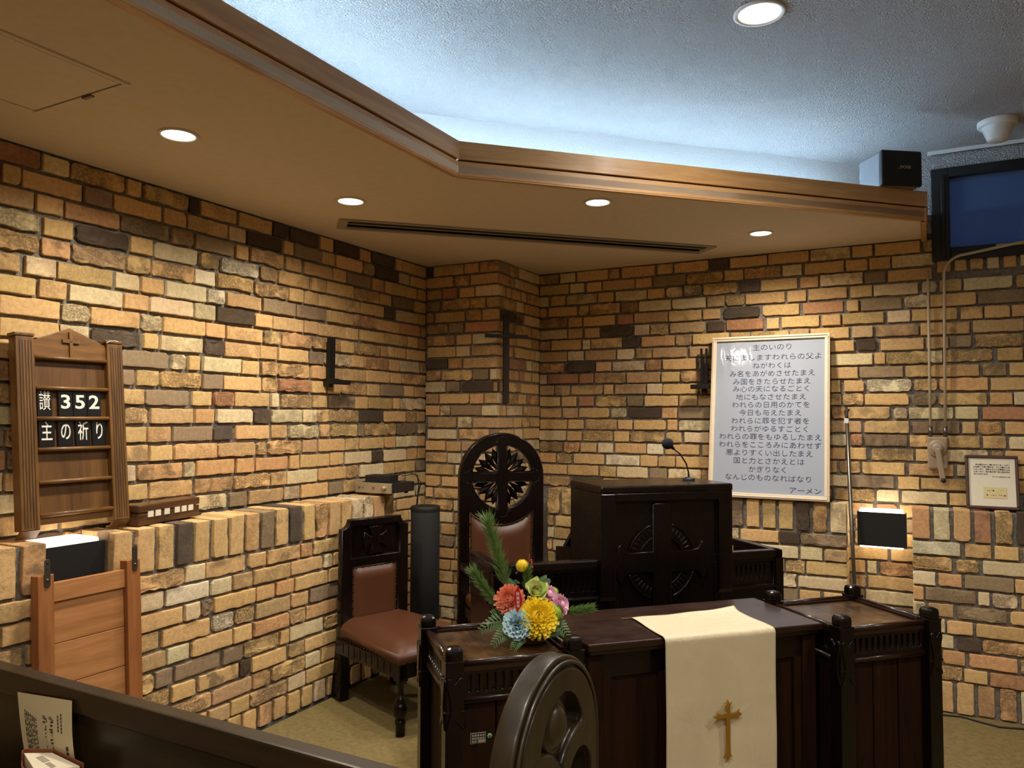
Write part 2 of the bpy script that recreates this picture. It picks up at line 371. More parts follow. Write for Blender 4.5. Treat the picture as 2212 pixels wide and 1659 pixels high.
class Bricks:
    """collects bricks of one wall; u along the wall, v up, n out of the wall"""
    def __init__(s, seed): s.v = []; s.f = []; s.mi = []; s.col = []; s.kind = []; s.r = random.Random(seed)
    def frame(s, O, U, N, marks=()): s.O, s.U, s.N, s.marks = Vector(O), Vector(U), Vector(N), marks; return s
    def P(s, u, v, d): return s.O + s.U*u + Vector((0, 0, v)) + s.N*d
    def backing(s, u0, u1, v0, v1, d=-.019, thick=.1):
        k = len(s.v)
        for dd in (d, d-thick):
            for u, v in ((u0, v0), (u1, v0), (u1, v1), (u0, v1)):
                s.v.append(s.P(u, v, dd)); s.col.append((.3, .3, .3, 1)); s.kind.append((0, 0, 0))
        for q in ((0, 1, 2, 3), (7, 6, 5, 4), (4, 5, 1, 0), (5, 6, 2, 1), (6, 7, 3, 2), (7, 4, 0, 3)):
            s.f.append([k+i for i in q]); s.mi.append(0)
    def brick(s, u0, u1, v0, v1, back=.03, out=0.0):
        r = s.r; x = r.random()*100
        for wgt, c in PAL:
            if x < wgt: break
            x -= wgt
        black = c[0] < 100
        for mu, mv, mc in s.marks:
            if u0 <= mu <= u1 and v0 <= mv <= v1: c = mc; black = c[0] < 100
        j = r.uniform(.9, 1.08); col = srgb(*c); col = tuple(min(1, a*j*r.uniform(.96, 1.04)) for a in col[:3]) + (1,)
        rough = 1.0 if r.random() < .22 else (.35 if r.random() < .3 else 0.0)
        stain = r.uniform(.4, .85) if r.random() < .13 else (.12 if r.random() < .5 else 0.0)
        stain = .85 if black else stain; kd = (rough, stain, r.random())
        jit = .0032 if rough > .5 else .0014
        u0 += r.uniform(-.002, .002); u1 += r.uniform(-.002, .002); v0 += r.uniform(-.002, .002); v1 += r.uniform(-.003, .002)
        L, H = u1-u0, v1-v0; ch = [r.uniform(.0008, .003) if r.random() < .86 else r.uniform(.005, .014) for _ in range(4)]
        if rough > .5: ch = [r.uniform(.003, .014) for _ in range(4)]
        ch = [min(c_, L*.3, H*.3) for c_ in ch]
        pts = []
        cs = [(u0, v0, 1, 0), (u1, v0, 0, 1), (u1, v1, -1, 0), (u0, v1, 0, -1)]
        for k in range(4):
            a = cs[k]; b = cs[(k+1) % 4]; du, dv = a[2], a[3]; ln = L if k % 2 == 0 else H
            n = max(2, int(ln/.03)); s0 = ch[k]; s1 = ln-ch[(k+1) % 4]
            for i in range(n+1):
                t = s0+(s1-s0)*i/n; e = r.gauss(0, jit) if 0 < i < n else 0
                pts.append((a[0]+du*t+dv*-e, a[1]+dv*t+du*e))
        cu, cv = (u0+u1)/2, (v0+v1)/2; ta, tb = r.uniform(-.02, .02), r.uniform(-.05, .03); out += r.gauss(0, .0025)
        rings = ((0, -back), (0, out-.0022), (.0022, out), (.012, out+.0006))
        k0 = len(s.v); n = len(pts)
        for ins, d in rings:
            for (u, v) in pts:
                fu = 1-2*ins/max(L, .03); fv = 1-2*ins/max(H, .03)
                uu, vv = cu+(u-cu)*fu, cv+(v-cv)*fv
                dd = d + (ta*(uu-cu)+tb*(vv-cv) if d > -back else 0) + (r.gauss(0, .0012) if rough > .5 and d > -back else 0)
                s.v.append(s.P(uu, vv, dd)); s.col.append(col); s.kind.append(kd)
        for q in range(3):
            for i in range(n):
                i2 = (i+1) % n; s.f.append([k0+q*n+i, k0+q*n+i2, k0+(q+1)*n+i2, k0+(q+1)*n+i]); s.mi.append(1)
        s.f.append([k0+3*n+i for i in range(n)]); s.mi.append(1)
    def course(s, u0, u1, v0, v1, holes=(), back=.03, gap=.0145):
        r = s.r; u = u0 - r.uniform(0, .2) if u1-u0 > 1 else u0 - r.choice((0, .06, .12)); long = r.random() < .5
        vm = (v0+v1)/2
        while u < u1:
            L = r.uniform(.222, .245) if long else (r.uniform(.105, .122) if r.random() < .85 else r.uniform(.05, .08))
            long = (not long) if r.random() < .86 else long
            g = gap*(r.uniform(.6, 1.0) if r.random() < .6 else r.uniform(1.0, 1.7)); a, b = max(u, u0), min(u+L, u1); u += L+g
            if u1-u < .05: b = u1; u = u1
            segs = [(a, b)]
            for h in holes:
                if h[2] < vm < h[3]:
                    new = []
                    for p, q in segs:
                        if q <= h[0] or p >= h[1]: new.append((p, q))
                        else:
                            if p < h[0]: new.append((p, h[0]))
                            if q > h[1]: new.append((h[1], q))
                    segs = new
            for p, q in segs:
                if q-p > .025: s.brick(p, q, v0+gap/2, v1-gap/2, back)
    def courses(s, u0, u1, v0, v1, n, holes=(), back=.03):
        h = (v1-v0)/n
        for k in range(n): s.course(u0, u1, v0+h*k, v0+h*(k+1), holes, back)
    def soldiers(s, u0, u1, v0, v1, pitch=.096, back=.05, gap=.022):
        n = max(1, round((u1-u0)/pitch)); p = (u1-u0)/n
        for k in range(n):
            s.brick(u0+p*k+(gap/2 if k else .002), u0+p*(k+1)-(gap/2 if k < n-1 else .002), v0+.008, v1-s.r.uniform(0, .006), back)
    def build(s, name):
        me = bpy.data.meshes.new(name); me.from_pydata([tuple(v) for v in s.v], [], s.f); me.update()
        me.materials.append(MAT['mortar']); me.materials.append(MAT['brick']); me.polygons.foreach_set('material_index', s.mi)
        a = me.attributes.new('brick_colour', 'FLOAT_COLOR', 'POINT'); a.data.foreach_set('color', [x for c in s.col for x in c])
        b = me.attributes.new('brick_kind', 'FLOAT_VECTOR', 'POINT'); b.data.foreach_set('vector', [x for c in s.kind for x in c])
        o = bpy.data.objects.new(name, me); C.objects.link(o); return struct(o)

LZ = 1.058                                            # top of the left low wall
NY0, NY1 = 1.735, 2.005                               # left niche
wl = Bricks(3).frame((XL, 0, 0), (0, 1, 0), (1, 0, 0), LA)
wl.backing(YN, 5.3, FLOOR-.05, CEIL+.03)
wl.courses(YN, 4.54, LZ, CEIL, 18)                    # upper wall
wl.courses(NY0-.03, NY1+.03, 0, LZ, 13)               # back of the niche
wl.courses(3.97, 4.54, 0, LZ, 13)
wl.frame((XF, 0, 0), (0, 1, 0), (1, 0, 0), LLA)
for a, b in ((YN, NY0), (NY1, 3.77)):
    wl.backing(a+.004, b-.004, FLOOR-.05, LZ-.012, -.019, .21)
    wl.soldiers(a, b, .866, LZ, back=.215)
    wl.courses(a, b, .112, .866, 9, back=.1)
    wl.soldiers(a, b, 0, .112, back=.1)
wl.frame((XF, NY1, 0), (-1, 0, 0), (0, -1, 0))        # niche jamb facing the hall
wl.backing(.02, .22, FLOOR-.05, LZ-.012, -.012, .05)
wl.courses(.03, .21, .112, .866, 9); wl.soldiers(.03, .21, .866, LZ, .09)
wl.frame((XF-.085, 0, 0), (0, 1, 0), (1, 0, 0))       # low wall steps back at its far end
wl.backing(3.77, 3.965, FLOOR-.05, LZ-.03, -.014, .13); wl.soldiers(3.775, 3.97, .866, LZ-.015, back=.12); wl.courses(3.775, 3.97, 0, .866, 10, back=.08)
wl.build('wall_left')

wp = Bricks(11).frame((-3.135, 4.54, 0), (1, 0, 0), (0, -1, 0), PA)
wp.backing(-.05, .57, FLOOR-.05, CEIL+.03, -.019, .70)
wp.courses(0, .582, FLOOR, CEIL, 33)
wp.frame((-2.553, 4.545, 0), (0, 1, 0), (1, 0, 0)); wp.courses(.0, .64, FLOOR, CEIL, 33)
wp.build('wall_pillar')

RZ0 = 1.018                                            # top of the right low wall
BX0, BX1 = -.432, -.086                                # right niche
WX0, WX1, WZ0, WZ1 = .065, 1.25, 2.475, 2.99           # window opening
wb = Bricks(5).frame((0, YB, 0), (1, 0, 0), (0, -1, 0), BA)
wb.backing(-3.2, WX0, FLOOR-.05, CEIL+.03); wb.backing(WX0, XR, FLOOR-.05, WZ0); wb.backing(WX1, XR, WZ0, CEIL)
hole = [(WX0-.01, WX1, 2.385, 3.0)]
wb.courses(-2.552, XR, RZ0, CEIL, 19, hole)
wb.soldiers(WX0, XR, 2.385, 2.47, .082)
wb.courses(BX0-.03, BX1+.03, FLOOR, RZ0, 13)
wb.frame((0, YF, 0), (1, 0, 0), (0, -1, 0), RLA)
for a, b in ((-2.4, BX0), (BX1, XR)):
    wb.backing(a+.004, b-.004, FLOOR-.05, RZ0-.01, -.019, .16)
    wb.soldiers(a, b, .836, RZ0, .1, back=.16)
    wb.courses(a, b, .062, .836, 9, back=.1)
    wb.soldiers(a, b, FLOOR, .062, .1, back=.1)
wb.frame((BX0, YF, 0), (0, 1, 0), (1, 0, 0)); wb.backing(.02, .17, FLOOR-.05, RZ0-.01, -.012, .05)
wb.courses(.02, .165, .062, .836, 9); wb.soldiers(.02, .165, .836, RZ0, .08)
wb.build('wall_back')

# rest of the shell
m = MB(); m.b2((XR, YN, FLOOR), (XR+.1, YB, UP)); struct(m.build('wall_right', 'plaster'))
m = MB(); m.b2((XL, YN-.1, FLOOR), (XR, YN, UP)); struct(m.build('wall_rear', 'plaster'))
m = MB(); m.b2((XL-.3, YN-.1, FLOOR-.1), (XR+.1, YB+.2, FLOOR)); struct(m.build('floor', 'carpet'))
step = [(XF+.02, 1.9), (-1.4, 1.9), W45(.5, 2.2, 0)[:2], W45(2.34, 2.2, 0)[:2], W45(2.34, 2.66, 0)[:2], (-.45, 4.99), (-2.49, 4.99), (-2.56, 4.53), (XF+.02, 4.5)]
m = MB(); m.poly([(x, y, FLOOR) for x, y in step], (0, 0, -FLOOR)); o = struct(m.build('floor_chancel', 'carpet'))
m = MB(); m.b2((XL-.3, YN-.1, UP), (XR+.1, YB+.2, UP+.1)); struct(m.build('ceiling', 'stucco'))
VX, VY = -1.79, 2.828                                  # valance corner
END = (.018, 4.636)
pts = [(XL, YN), (VX, YN), (VX, VY), END, (END[0], YB), (XL, YB)]
m = MB(); m.poly([(x, y, CEIL) for x, y in pts], (0, 0, .03)); struct(m.build('ceiling_lowered', 'soffit'))
# cove wall behind the valance, textured band over the window
CXW = -2.32; KY = VY + .38
m = MB()
m.b2((CXW-.05, YN, CEIL+.03), (CXW, KY, UP))
a, b = Vector((CXW, KY)), Vector((CXW+ (YB-KY), YB)); d = (b-a).normalized(); nn = Vector((-d.y, d.x))*.05
m.poly([(a.x, a.y, CEIL+.03), (b.x, b.y, CEIL+.03), (b.x+nn.x, b.y+nn.y, CEIL+.03), (a.x+nn.x, a.y+nn.y, CEIL+.03)], (0, 0, UP-CEIL-.03))
struct(m.build('wall_cove', 'wallpaper'))
m = MB(); m.b2((-.40, YB-.004, CEIL+.03), (WX0, YB+.08, UP)); m.b2((WX0, YB-.004, WZ1), (XR, YB+.08, UP)); m.b2((WX1, YB-.004, CEIL), (XR, YB+.08, WZ1))
struct(m.build('wall_back_upper', 'stucco'))
# valance boards: two laths with a groove between
def valance(name, p, q):
    p, q = Vector((*p, 0)), Vector((*q, 0)); L = (q-p).length; ang = math.atan2((q-p).y, (q-p).x)
    m = MB(); m.b2((0, 0, -.014), (L, .03, .050), .002); m.b2((0, -.005, .057), (L, .03, .138), .002); m.b2((0, .002, -.020), (L, .026, -.012), .001); m.idx = 1; m.b2((0, .010, .048), (L, .028, .059))  # last strip is coloured dark to paint the groove's shade
    o = struct(m.build(name, ['oak', 'line'])); o.location = (p.x, p.y, CEIL); o.rotation_euler = (0, 0, ang); return o
valance('trim_1', (VX, YN), (VX, VY)); valance('trim_2', (VX, VY), END); valance('trim_3', (END[0], END[1]-.012), (END[0], YB))

# ------------------------------------------------------------------ lights of the room
KY_ = VY+.38
for name, p, q, lab in (('led_strip', (CXW+.11, YN+.1), (CXW+.11, KY_-.1), 'cool white light strip hidden behind the long left valance board'),
                        ('led_strip', (CXW+.17, KY_-.02), (-.44, YB-.24), 'cool white light strip hidden behind the slanting valance board')):
    p, q = Vector((*p, 0)), Vector((*q, 0)); L = (q-p).length
    t = thing(name, lab, 'light strip', (p.x, p.y, CEIL+.03), math.atan2((q-p).y, (q-p).x), 'cove light strips')
    m = MB(); m.b2((0, -.02, 0), (L, .02, .06)); m.build('housing', 'whiteplastic', t)
    m = MB(); m.tube([(0, 0, .073), (L, 0, .073)], .013, 8); m.build('tube', 'led', t)

def downlight(loc, r, label, power, glow, grp, color):
    t = thing('downlight', label, 'ceiling light', loc, 0, grp)
    m = MB(); m.lathe([(r*.8, -.001), (r*.82, -.006), (r*.97, -.007), (r, -.004), (r, 0)], n=40); m.build('trim_ring', 'ceilwhite', t)
    m = MB(); m.lathe([(0, -.003), (r*.80, -.002)], n=40); m.build('diffuser', glow, t)
    l = lamp('SPOT', 'lamp_light', (loc[0], loc[1], loc[2]-.02), power, color, spot_size=math.radians(160), spot_blend=1.0, shadow_soft_size=.06)
    l.parent = t; l.location = (0, 0, -.02)
    return t
S45 = 'downlights in the lowered ceiling'
downlight((-2.493, 1.948, CEIL), .075, 'round warm downlight nearest the access hatch, largest on the lowered ceiling', SOFFIT_W, 'lampglow', S45, WARM)
downlight((-2.505, 2.960, CEIL), .075, 'round warm downlight at the left end of the slot vent', SOFFIT_W, 'lampglow', S45, WARM)
downlight((-1.425, 3.548, CEIL), .072, 'round downlight above the middle of the slot vent, whiter than its neighbours', SOFFIT_W*.6, 'lampglow', S45, WHITE)
downlight((-.830, 4.588, CEIL), .072, 'round warm downlight above the framed prayer poster', SOFFIT_W, 'lampglow', S45, WARM)
HG = 'downlights in the upper ceiling'
downlight((-.546, 3.036, UP), .098, 'round white downlight set in the rough upper ceiling', HALL_W, 'hallglow', HG, WHITE)
for x, y in ((-.5, .6), (1.3, 2.6), (1.3, .4), (-.5, -1.4), (1.3, -1.4)):
    downlight((x, y, UP), .098, 'round white downlight over the pews behind the viewer', HALL_W, 'hallglow', HG+' behind the viewer', WHITE)

# access hatch, slot vent
t = thing('access_hatch', 'square painted access hatch in the lowered ceiling by the left edge', 'hatch', (-2.5, 1.31, CEIL))
m = MB()
for a, b in (((-.255, -.262), (.255, -.244)), ((-.255, .244), (.255, .262)), ((-.255, -.244), (-.237, .244)), ((.237, -.244), (.255, .244))): m.b2((a[0], a[1], -.006), (b[0], b[1], 0), .002)
m.build('frame', 'hatch', t)
m = MB(); m.b2((-.232, -.239, -.004), (.232, .239, 0)); m.build('panel', 'hatch', t)
m = MB()
for a, b in (((-.237, -.244), (.237, -.239)), ((-.237, .239), (.237, .244)), ((-.237, -.239), (-.232, .239)), ((.232, -.239), (.237, .239))): m.b2((a[0], a[1], -.0022), (b[0], b[1], -.0005))
m.build('shadow_gap', 'line', t)
m = MB(); m.box((.05, .25, -.008), (.05, .016, .008), None, .003); m.build('latch', 'greymetal', t)
p, q = Vector((-2.857, 3.274, 0)), Vector((-1.213, 4.894, 0)); L = (q-p).length
t = thing('slot_vent', 'long narrow slot air vent across the lowered ceiling', 'air vent', (p.x, p.y, CEIL), math.atan2((q-p).y, (q-p).x))
m = MB(); m.b2((0, .075, -.008), (L, .11, 0), .002); m.b2((0, -.11, -.008), (L, -.085, 0), .002); m.b2((0, -.085, -.008), (.05, .075, 0), .002); m.b2((L-.05, -.085, -.008), (L, .075, 0), .002); m.build('frame', 'ventgrey', t)
m = MB(); m.b2((.05, -.085, -.001), (L-.05, .075, 0)); m.build('slot', 'black', t)
m = MB(); m.box((L/2, .045, -.006), (L-.1, .05, .004), Matrix.Rotation(.25, 3, 'X')); m.build('blade', 'ventgrey', t)
m = MB(); m.box((L/2, -.02, -.004), (L-.1, .012, .004)); m.build('blade', 'ventgrey', t)
# smoke detector, curtain rail
t = thing('smoke_detector', 'white smoke detector on the rough upper ceiling', 'smoke detector', (.357, 4.757, UP))
m = MB(); m.lathe([(0, -.03), (.088, -.03), (.094, -.022), (.094, 0)], n=40); m.build('base', 'whiteplastic', t)
m = MB(); m.lathe([(0, -.105), (.045, -.105), (.05, -.1), (.075, -.032), (.075, -.03)], n=40); m.build('sensor_cup', 'whiteplastic', t)
t = thing('curtain_rail', 'white curtain rail along the upper ceiling above the window', 'curtain rail', (.03, YB-.06, UP))
m = MB(); m.b2((0, -.012, -.022), (1.6, .012, 0), .002); m.b2((0, .02, -.012), (1.6, .032, 0), .002); m.build('rail', 'whiteplastic', t)
m = MB(); m.b2((.02, -.003, -.024), (1.58, .003, -.021)); m.build('slot', 'black', t)

# ------------------------------------------------------------------ window, conduits, crank
t = struct(thing('window_1', 'high dark framed window with blue dusk panes', 'window', (WX0, YB, WZ0)))
W_, H_ = WX1-WX0, WZ1-WZ0
m = MB(); m.b2((-.02, -.02, -.02), (.075, .1, H_+.015), .004); m.b2((W_-.07, -.02, -.02), (W_+.02, .1, H_+.015), .004); m.b2((.075, -.02, H_-.04), (W_-.07, .1, H_+.015), .004); m.b2((.075, -.02, -.02), (W_-.07, .1, .055), .004)
m.b2((.03, -.035, .0), (.05, -.02, H_-.03), .003)
struct(m.build('window_frame', 'window_frame', t))
m = MB(); m.b2((.07, .03, .05), (W_-.06, .038, H_-.035)); struct(m.build('window_pane', 'pane', t))
m = MB(); m.b2((.30, -.03, .035), (W_-.1, -.02, .05), .002); struct(m.build('window_rail', 'silver', t))
def clip(mb, x, z, y): mb.box((x, y, z), (.034, .012, .008), None, .002)
m = MB(); y = YB-.028
m.tube([(.018, y, 1.47), (.02, y, 2.405)], .0075, 10); clip(m, .019, 2.06, y+.004); o = m.build('conduit', 'conduit'); tag(o, 'short straight cream conduit rising from the crank box beside the poster', 'conduit', 'conduits on the back wall')
m = MB(); pt = [(.094, y, 1.47), (.103, y, 2.33)] + [(.103+.11*(1-math.cos(a)), y, 2.37+.11*math.sin(a)) for a in [PI/2*k/10 for k in range(11)]] + [(.5, y, 2.525), (1.2, y, 2.545)]
m.tube(pt, .0085, 10); clip(m, .1, 2.12, y+.004); o = m.build('conduit', 'conduit'); tag(o, 'cream conduit bending to the right below the window', 'conduit', 'conduits on the back wall')
t = thing('window_crank', 'beige window crank box on the back wall beneath two conduits', 'window opener', (.052, YB, 1.33))
m = MB(); m.b2((-.052, -.05, -.095), (.052, .02, .09), .01, 3); m.build('housing', 'greybox', t)
for x, r_ in ((-.034, .0105), (.042, .0115)): m = MB(); m.tube([(x, -.03, .09), (x, -.028, .15)], r_, 10); m.build('socket', 'greymetal', t)
m = MB(); m.lathe([(.05, 0), (.05, .008), (.036, .012), (0, .012)], (0, -.05, .025), 28, Matrix.Rotation(PI/2, 3, 'X')); m.lathe([(.03, 0), (.03, .018), (.02, .024), (0, .024)], (0, -.06, .025), 24, Matrix.Rotation(PI/2, 3, 'X')); m.build('hub', 'greybox', t)
m = MB(); a = Vector((0, -.085, .025)); b = Vector((.024, -.10, -.15)); d = b-a; m.box((a+b)/2, (.03, .014, d.length), Matrix.Rotation(math.atan2(d.x, d.z)+0, 3, 'Y'), .006); hd = m.build('handle', 'greybox', t)
m = MB(); m.lathe([(0, .022), (.012, .022), (.013, .016), (.013, 0)], (.026, -.102, -.158), 16, Matrix.Rotation(PI/2, 3, 'X')); m.build('knob', 'black', hd)

# ------------------------------------------------------------------ text covered frames
t = thing('prayer_poster', 'large white framed prayer poster leaning on the right low wall', 'framed poster', (-.885, 4.995, RZ0+.006), rot=(-math.atan2(.155, 1.03), 0, 0))
pw, ph = .728, 1.045
m = MB(); fw_ = .03
m.b2((-pw/2, -.012, 0), (pw/2, .014, fw_), .003); m.b2((-pw/2, -.012, ph-fw_), (pw/2, .014, ph), .003); m.b2((-pw/2, -.012, fw_), (-pw/2+fw_, .014, ph-fw_), .003); m.b2((pw/2-fw_, -.012, fw_), (pw/2, .014, ph-fw_), .003)
for sx in (-1, 1): m.box((sx*(pw/2-.012), -.014, ph/2), (.006, .006, ph-.03), None, .002)
m.box((0, -.014, .012), (pw-.03, .006, .006), None, .002); m.box((0, -.014, ph-.012), (pw-.03, .006, .006), None, .002)
m.build('frame', 'framew', t)
m = MB(); m.b2((-pw/2+.02, .0, .02), (pw/2-.02, .006, ph-.02)); sheet = m.build('embroidered_sheet', 'aida', t)
lines = [('主のいのり', 0, .978), ('天にましますわれらの父よ', .0, .912), ('ねがわくは', -.005, .858), ('み名をあがめさせたまえ', 0, .806), ('み国をきたらせたまえ', 0, .754), ('み心の天になるごとく', 0, .706), ('地にもなさせたまえ', 0, .654), ('われらの日用のかてを', 0, .603), ('今日も与えたまえ', 0, .552), ('われらに罪を犯す者を', 0, .500), ('われらがゆるすごとく', 0, .449), ('われらの罪をもゆるしたまえ', 0, .398), ('われらをこころみにあわせず', 0, .347), ('悪よりすくい出したまえ', 0, .296), ('国と力とさかえとは', 0, .245), ('かぎりなく', 0, .192), ('なんじのものなればなり', 0, .140), ('アーメン', .22, .064)]
m = MB()
for k, (s_, x, z) in enumerate(lines):
    xo = .02-.02*(1-z) if k < 17 else .225
    sz = .043 if k not in (0, 1) else (.045 if k == 0 else .045)
    put_text(m, s_, sz, xo, -.001, z-(.012 if k < 17 else .006), 1.12, -.0004, spacing=1.0)
m.build('lettering', 'navy', sheet)
t = thing('verse_frame', 'small brown framed verse on white paper right of the crank box', 'picture frame', (.317, 5.085, RZ0+.004), rot=(-math.atan2(.075, .3), 0, 0))
m = MB(); q = .016; a, h = .128, .305
m.b2((-a, -.01, 0), (a, .012, q), .004); m.b2((-a, -.01, h-q), (a, .012, h), .004); m.b2((-a, -.01, q), (-a+q, .012, h-q), .004); m.b2((a-q, -.01, q), (a, .012, h-q), .004); m.build('frame', 'brownframe', t)
m = MB(); m.b2((-a+.008, 0, .008), (a-.008, .005, h-.008)); sheet = m.build('paper', 'paper', t)
m = MB()
for k, s_ in enumerate(('　天の国はからし種に似ている。人がこ', 'れを取って畑に蒔けば、どんな種よりも', '小さいのに、成長するとどの野菜よりも', '大きくなり、空の鳥が来て枝に巣を作る', 'ほどの木になる。')): put_text(m, s_, .0098, -.088, -.0008, .251-.0135*k, 1, .0001, 'LEFT')
put_text(m, 'マタイによる福音書13章31〜32節', .0058, .088, -.0008, .183, 1, 0, 'RIGHT')
m.build('verse_text', 'ink', sheet)
m = MB(); m.b2((-.043, -.002, .062), (.068, .0005, .124)); cd = m.build('mounted_card', plain('pale_card', srgb(222, 206, 150), .6), t)
m = MB()
for x, z, s_ in ((-.008, .104, 'からし種'), (.042, .104, '1'), (-.025, .078, '種'), (.005, .078, '小さい'), (.046, .078, 'からし種')): put_text(m, s_, .0085, x, -.0025, z)
m.build('card_text', 'ink', cd)
# ------------------------------------------------------------------ wall lamps
def wall_lamp(loc, rz, label, w_, h, d):
    t = thing('wall_lamp', label, 'wall lamp', loc, rz, 'black box wall lamps in the niches')
    m = MB(); m.b2((-w_/2, 0, 0), (w_/2, .006, h), .001); m.b2((-w_/2, .006, .0), (-w_/2+.006, d*.5, h)); m.b2((w_/2-.006, .006, 0), (w_/2, d*.5, h)); m.build('shade', 'black', t)
    m = MB(); m.b2((-w_/2+.012, .012, -.012), (w_/2-.018, d-.02, h+.014), .006, 3); m.build('diffuser', 'wallglow', t)
    m = MB(); m.b2((-.06, d-.02, h*.3), (.06, d, h*.7)); m.build('bracket', 'greymetal', t)
    return t
wall_lamp((XF-.035, 1.87, .86), PI/2, 'black box wall lamp glowing on top in the left niche below the hymn board', .242, .168, .195)
wall_lamp((-.245, YF+.035, .775), 0, 'black box wall lamp glowing above and below in the right niche', .262, .198, .135)

# ------------------------------------------------------------------ hymn board
t = thing('hymn_board', 'oak hymn number board with gabled top leaning on the left wall', 'hymn board', (-3.0, 1.91, LZ+.004), rot=(-math.atan2(.085, .79), 0, PI/2))
BH = .79
for sx in (-1, 1):
    m = MB(); x = sx*.187; m.b2((x-.036, -.022, .03), (x+.036, .026, BH-.014), .004)
    m.poly([(x-.036, -.022, .03), (x+.036, -.022, .03), (x+.036, .012, 0), (x-.036, .012, 0)], (0, .014, 0)) ; m.b2((x-.042, -.026, BH-.014), (x+.036, .026, BH), .004)
    post = m.build('post', 'board_oak', t)
    m = MB()
    for k in range(5): m.b2((x-.022+k*.011-.0012, -.0228, .04), (x-.022+k*.011+.0012, -.021, BH-.03))  # dark strips on the face paint the shade of the flutes
    m.build('flute_shade', 'line', post)
m = MB(); m.b2((-.152, .006, .06), (.152, .012, .7)); m.build('back_panel', 'board_ply', t)
m = MB(); plate(m, [[(-.152, .70), (.152, .70), (.152, .765), (0, .828), (-.152, .765)]], .0, .02, .002); gb = m.build('gable', 'board_oak_x', t)
m = MB(); m.b2((-.008, -.018, .70), (.006, -.009, .81), .001); m.b2((-.036, -.018, .763), (.036, -.009, .778), .001); m.build('cross', 'board_oak', gb)
m = MB(); m.b2((-.152, -.004, .045), (.152, .012, .075), .002); m.build('bottom_rail', 'board_oak_x', t)
rails = [.698, .577, .456, .335, .208, .082]
for z in rails:
    m = MB(); m.tube([(-.149, -.012, z), (.151, -.012, z)], .0085, 10); m.b2((-.149, -.012, z-.008), (.151, .008, z+.006)); m.build('rail', 'board_oak_x', t)
m = MB(); m.tube([(.148, -.024, .775), (.16, -.027, .785), (.185, -.0275, .788), (.222, -.02, .786), (.222, .02, .786)], .002, 6); m.build('hanging_cord', 'paper', t)
BM = Matrix.Translation((-3.0, 1.91, LZ+.004)) @ Matrix.Rotation(PI/2, 4, 'Z') @ Matrix.Rotation(-math.atan2(.085, .79), 4, 'X')
def card(x, z, s_, w_, label, bold, xs):
    o = bpy.data.objects.new('number_card', None); C.objects.link(o); tag(o, label, 'card', 'black letter cards on the hymn board')
    o.matrix_world = BM @ Matrix.Translation((x, -.004, z))
    m = MB(); m.b2((-w_/2, -.0015, 0), (w_/2, .0015, .108), .001, 1); m.build('card', 'cardblack', o)
    m = MB(); put_text(m, s_, .078 if s_.isdigit() else .082, 0, -.0018, .056, xs, bold); m.build('lettering', 'cardwhite', o)
for x, s_, lab in ((-.110, '讃', 'black card with the white kanji for hymn, left end of the upper row'), (-.026, '3', 'black card with a white figure 3'), (.034, '5', 'black card with a white figure 5'), (.094, '2', 'black card with a white figure 2')):
    card(x, .466, s_, .058, lab, .0016 if s_.isdigit() else 0, 1.22 if s_.isdigit() else .57)
for x, s_, lab in ((-.106, '主', 'black card with the white kanji for lord, left end of the lower row'), (-.030, 'の', 'black card with a white hiragana no'), (.042, '祈', 'black card with the white kanji for prayer'), (.112, 'り', 'black card with a white hiragana ri, right end of the lower row')):
    card(x, .345, s_, .062, lab, .0006, .57)

# wooden box
p, q = Vector((-2.955, 2.155, 0)), Vector((-3.035, 2.53, 0)); L = (q-p).length
t = thing('wooden_box', 'flat lidded wooden box with six paper tabs on the left ledge', 'box', (p.x, p.y, LZ+.001), math.atan2((q-p).y, (q-p).x))
m = MB(); m.b2((0, 0, 0), (L, .085, .052), .003); m.build('body', 'box', t)
m = MB(); m.b2((-.002, -.002, .055), (L+.002, .087, .088), .006); m.build('lid', 'box', t)
for k, x in enumerate((.03, .075, .13, .195, .24, .285)):
    m = MB(); m.b2((x+.02, -.004, .033), (x+.052, -.0005, .058)); m.build('paper_tab', 'paper', t)

# wooden panel leaning in front of the left niche
t = thing('slatted_panel', 'orange cedar frame panel leaning on the low wall under the left lamp', 'wooden panel', (-2.785, 1.868, FLOOR), rot=(-math.atan2(.075, 1.07), 0, PI/2))
PH = 1.065; hw = .176
for sx in (-1, 1):
    m = MB(); m.b2((sx*hw-.03 if sx < 0 else sx*hw-.03, -.03, 0), (sx*hw+.03, .015, PH), .003); stile = m.build('stile', 'cedar_v', t)
    m = MB(); x = sx*hw+.004
    plate(m, [[(x+.011*math.cos(a), PH-.035+.011*math.sin(a)) for a in [PI+PI*k/8 for k in range(9)]] + [(x+.011*math.cos(a), PH+.045+.011*math.sin(a)) for a in [PI*k/8 for k in range(9)]]], -.032, .003, .0005)
    m.sphere((x, -.0335, PH-.02), .006, 10, 6, (1, .5, 1)); hp = m.build('hanger_plate', 'greymetal', stile)
    m = MB(); m.sphere((x, -.0338, PH+.042), .004, 8, 5, (1, .3, 1)); m.sphere((x, -.0338, PH+.022), .0025, 8, 5, (1, .3, 1)); m.build('screw_hole', 'black', hp)
m = MB(); m.b2((-hw+.031, -.018, PH-.105), (hw-.031, .012, PH-.035), .002); m.build('rail', 'cedar', t)
for z0, z1 in ((.808, .964), (.655, .806), (.50, .653), (.345, .498), (.19, .343), (.04, .188)):
    m = MB(); m.b2((-hw+.031, -.008, z0), (hw-.031, .01, z1), .002); m.build('board', 'cedar', t)

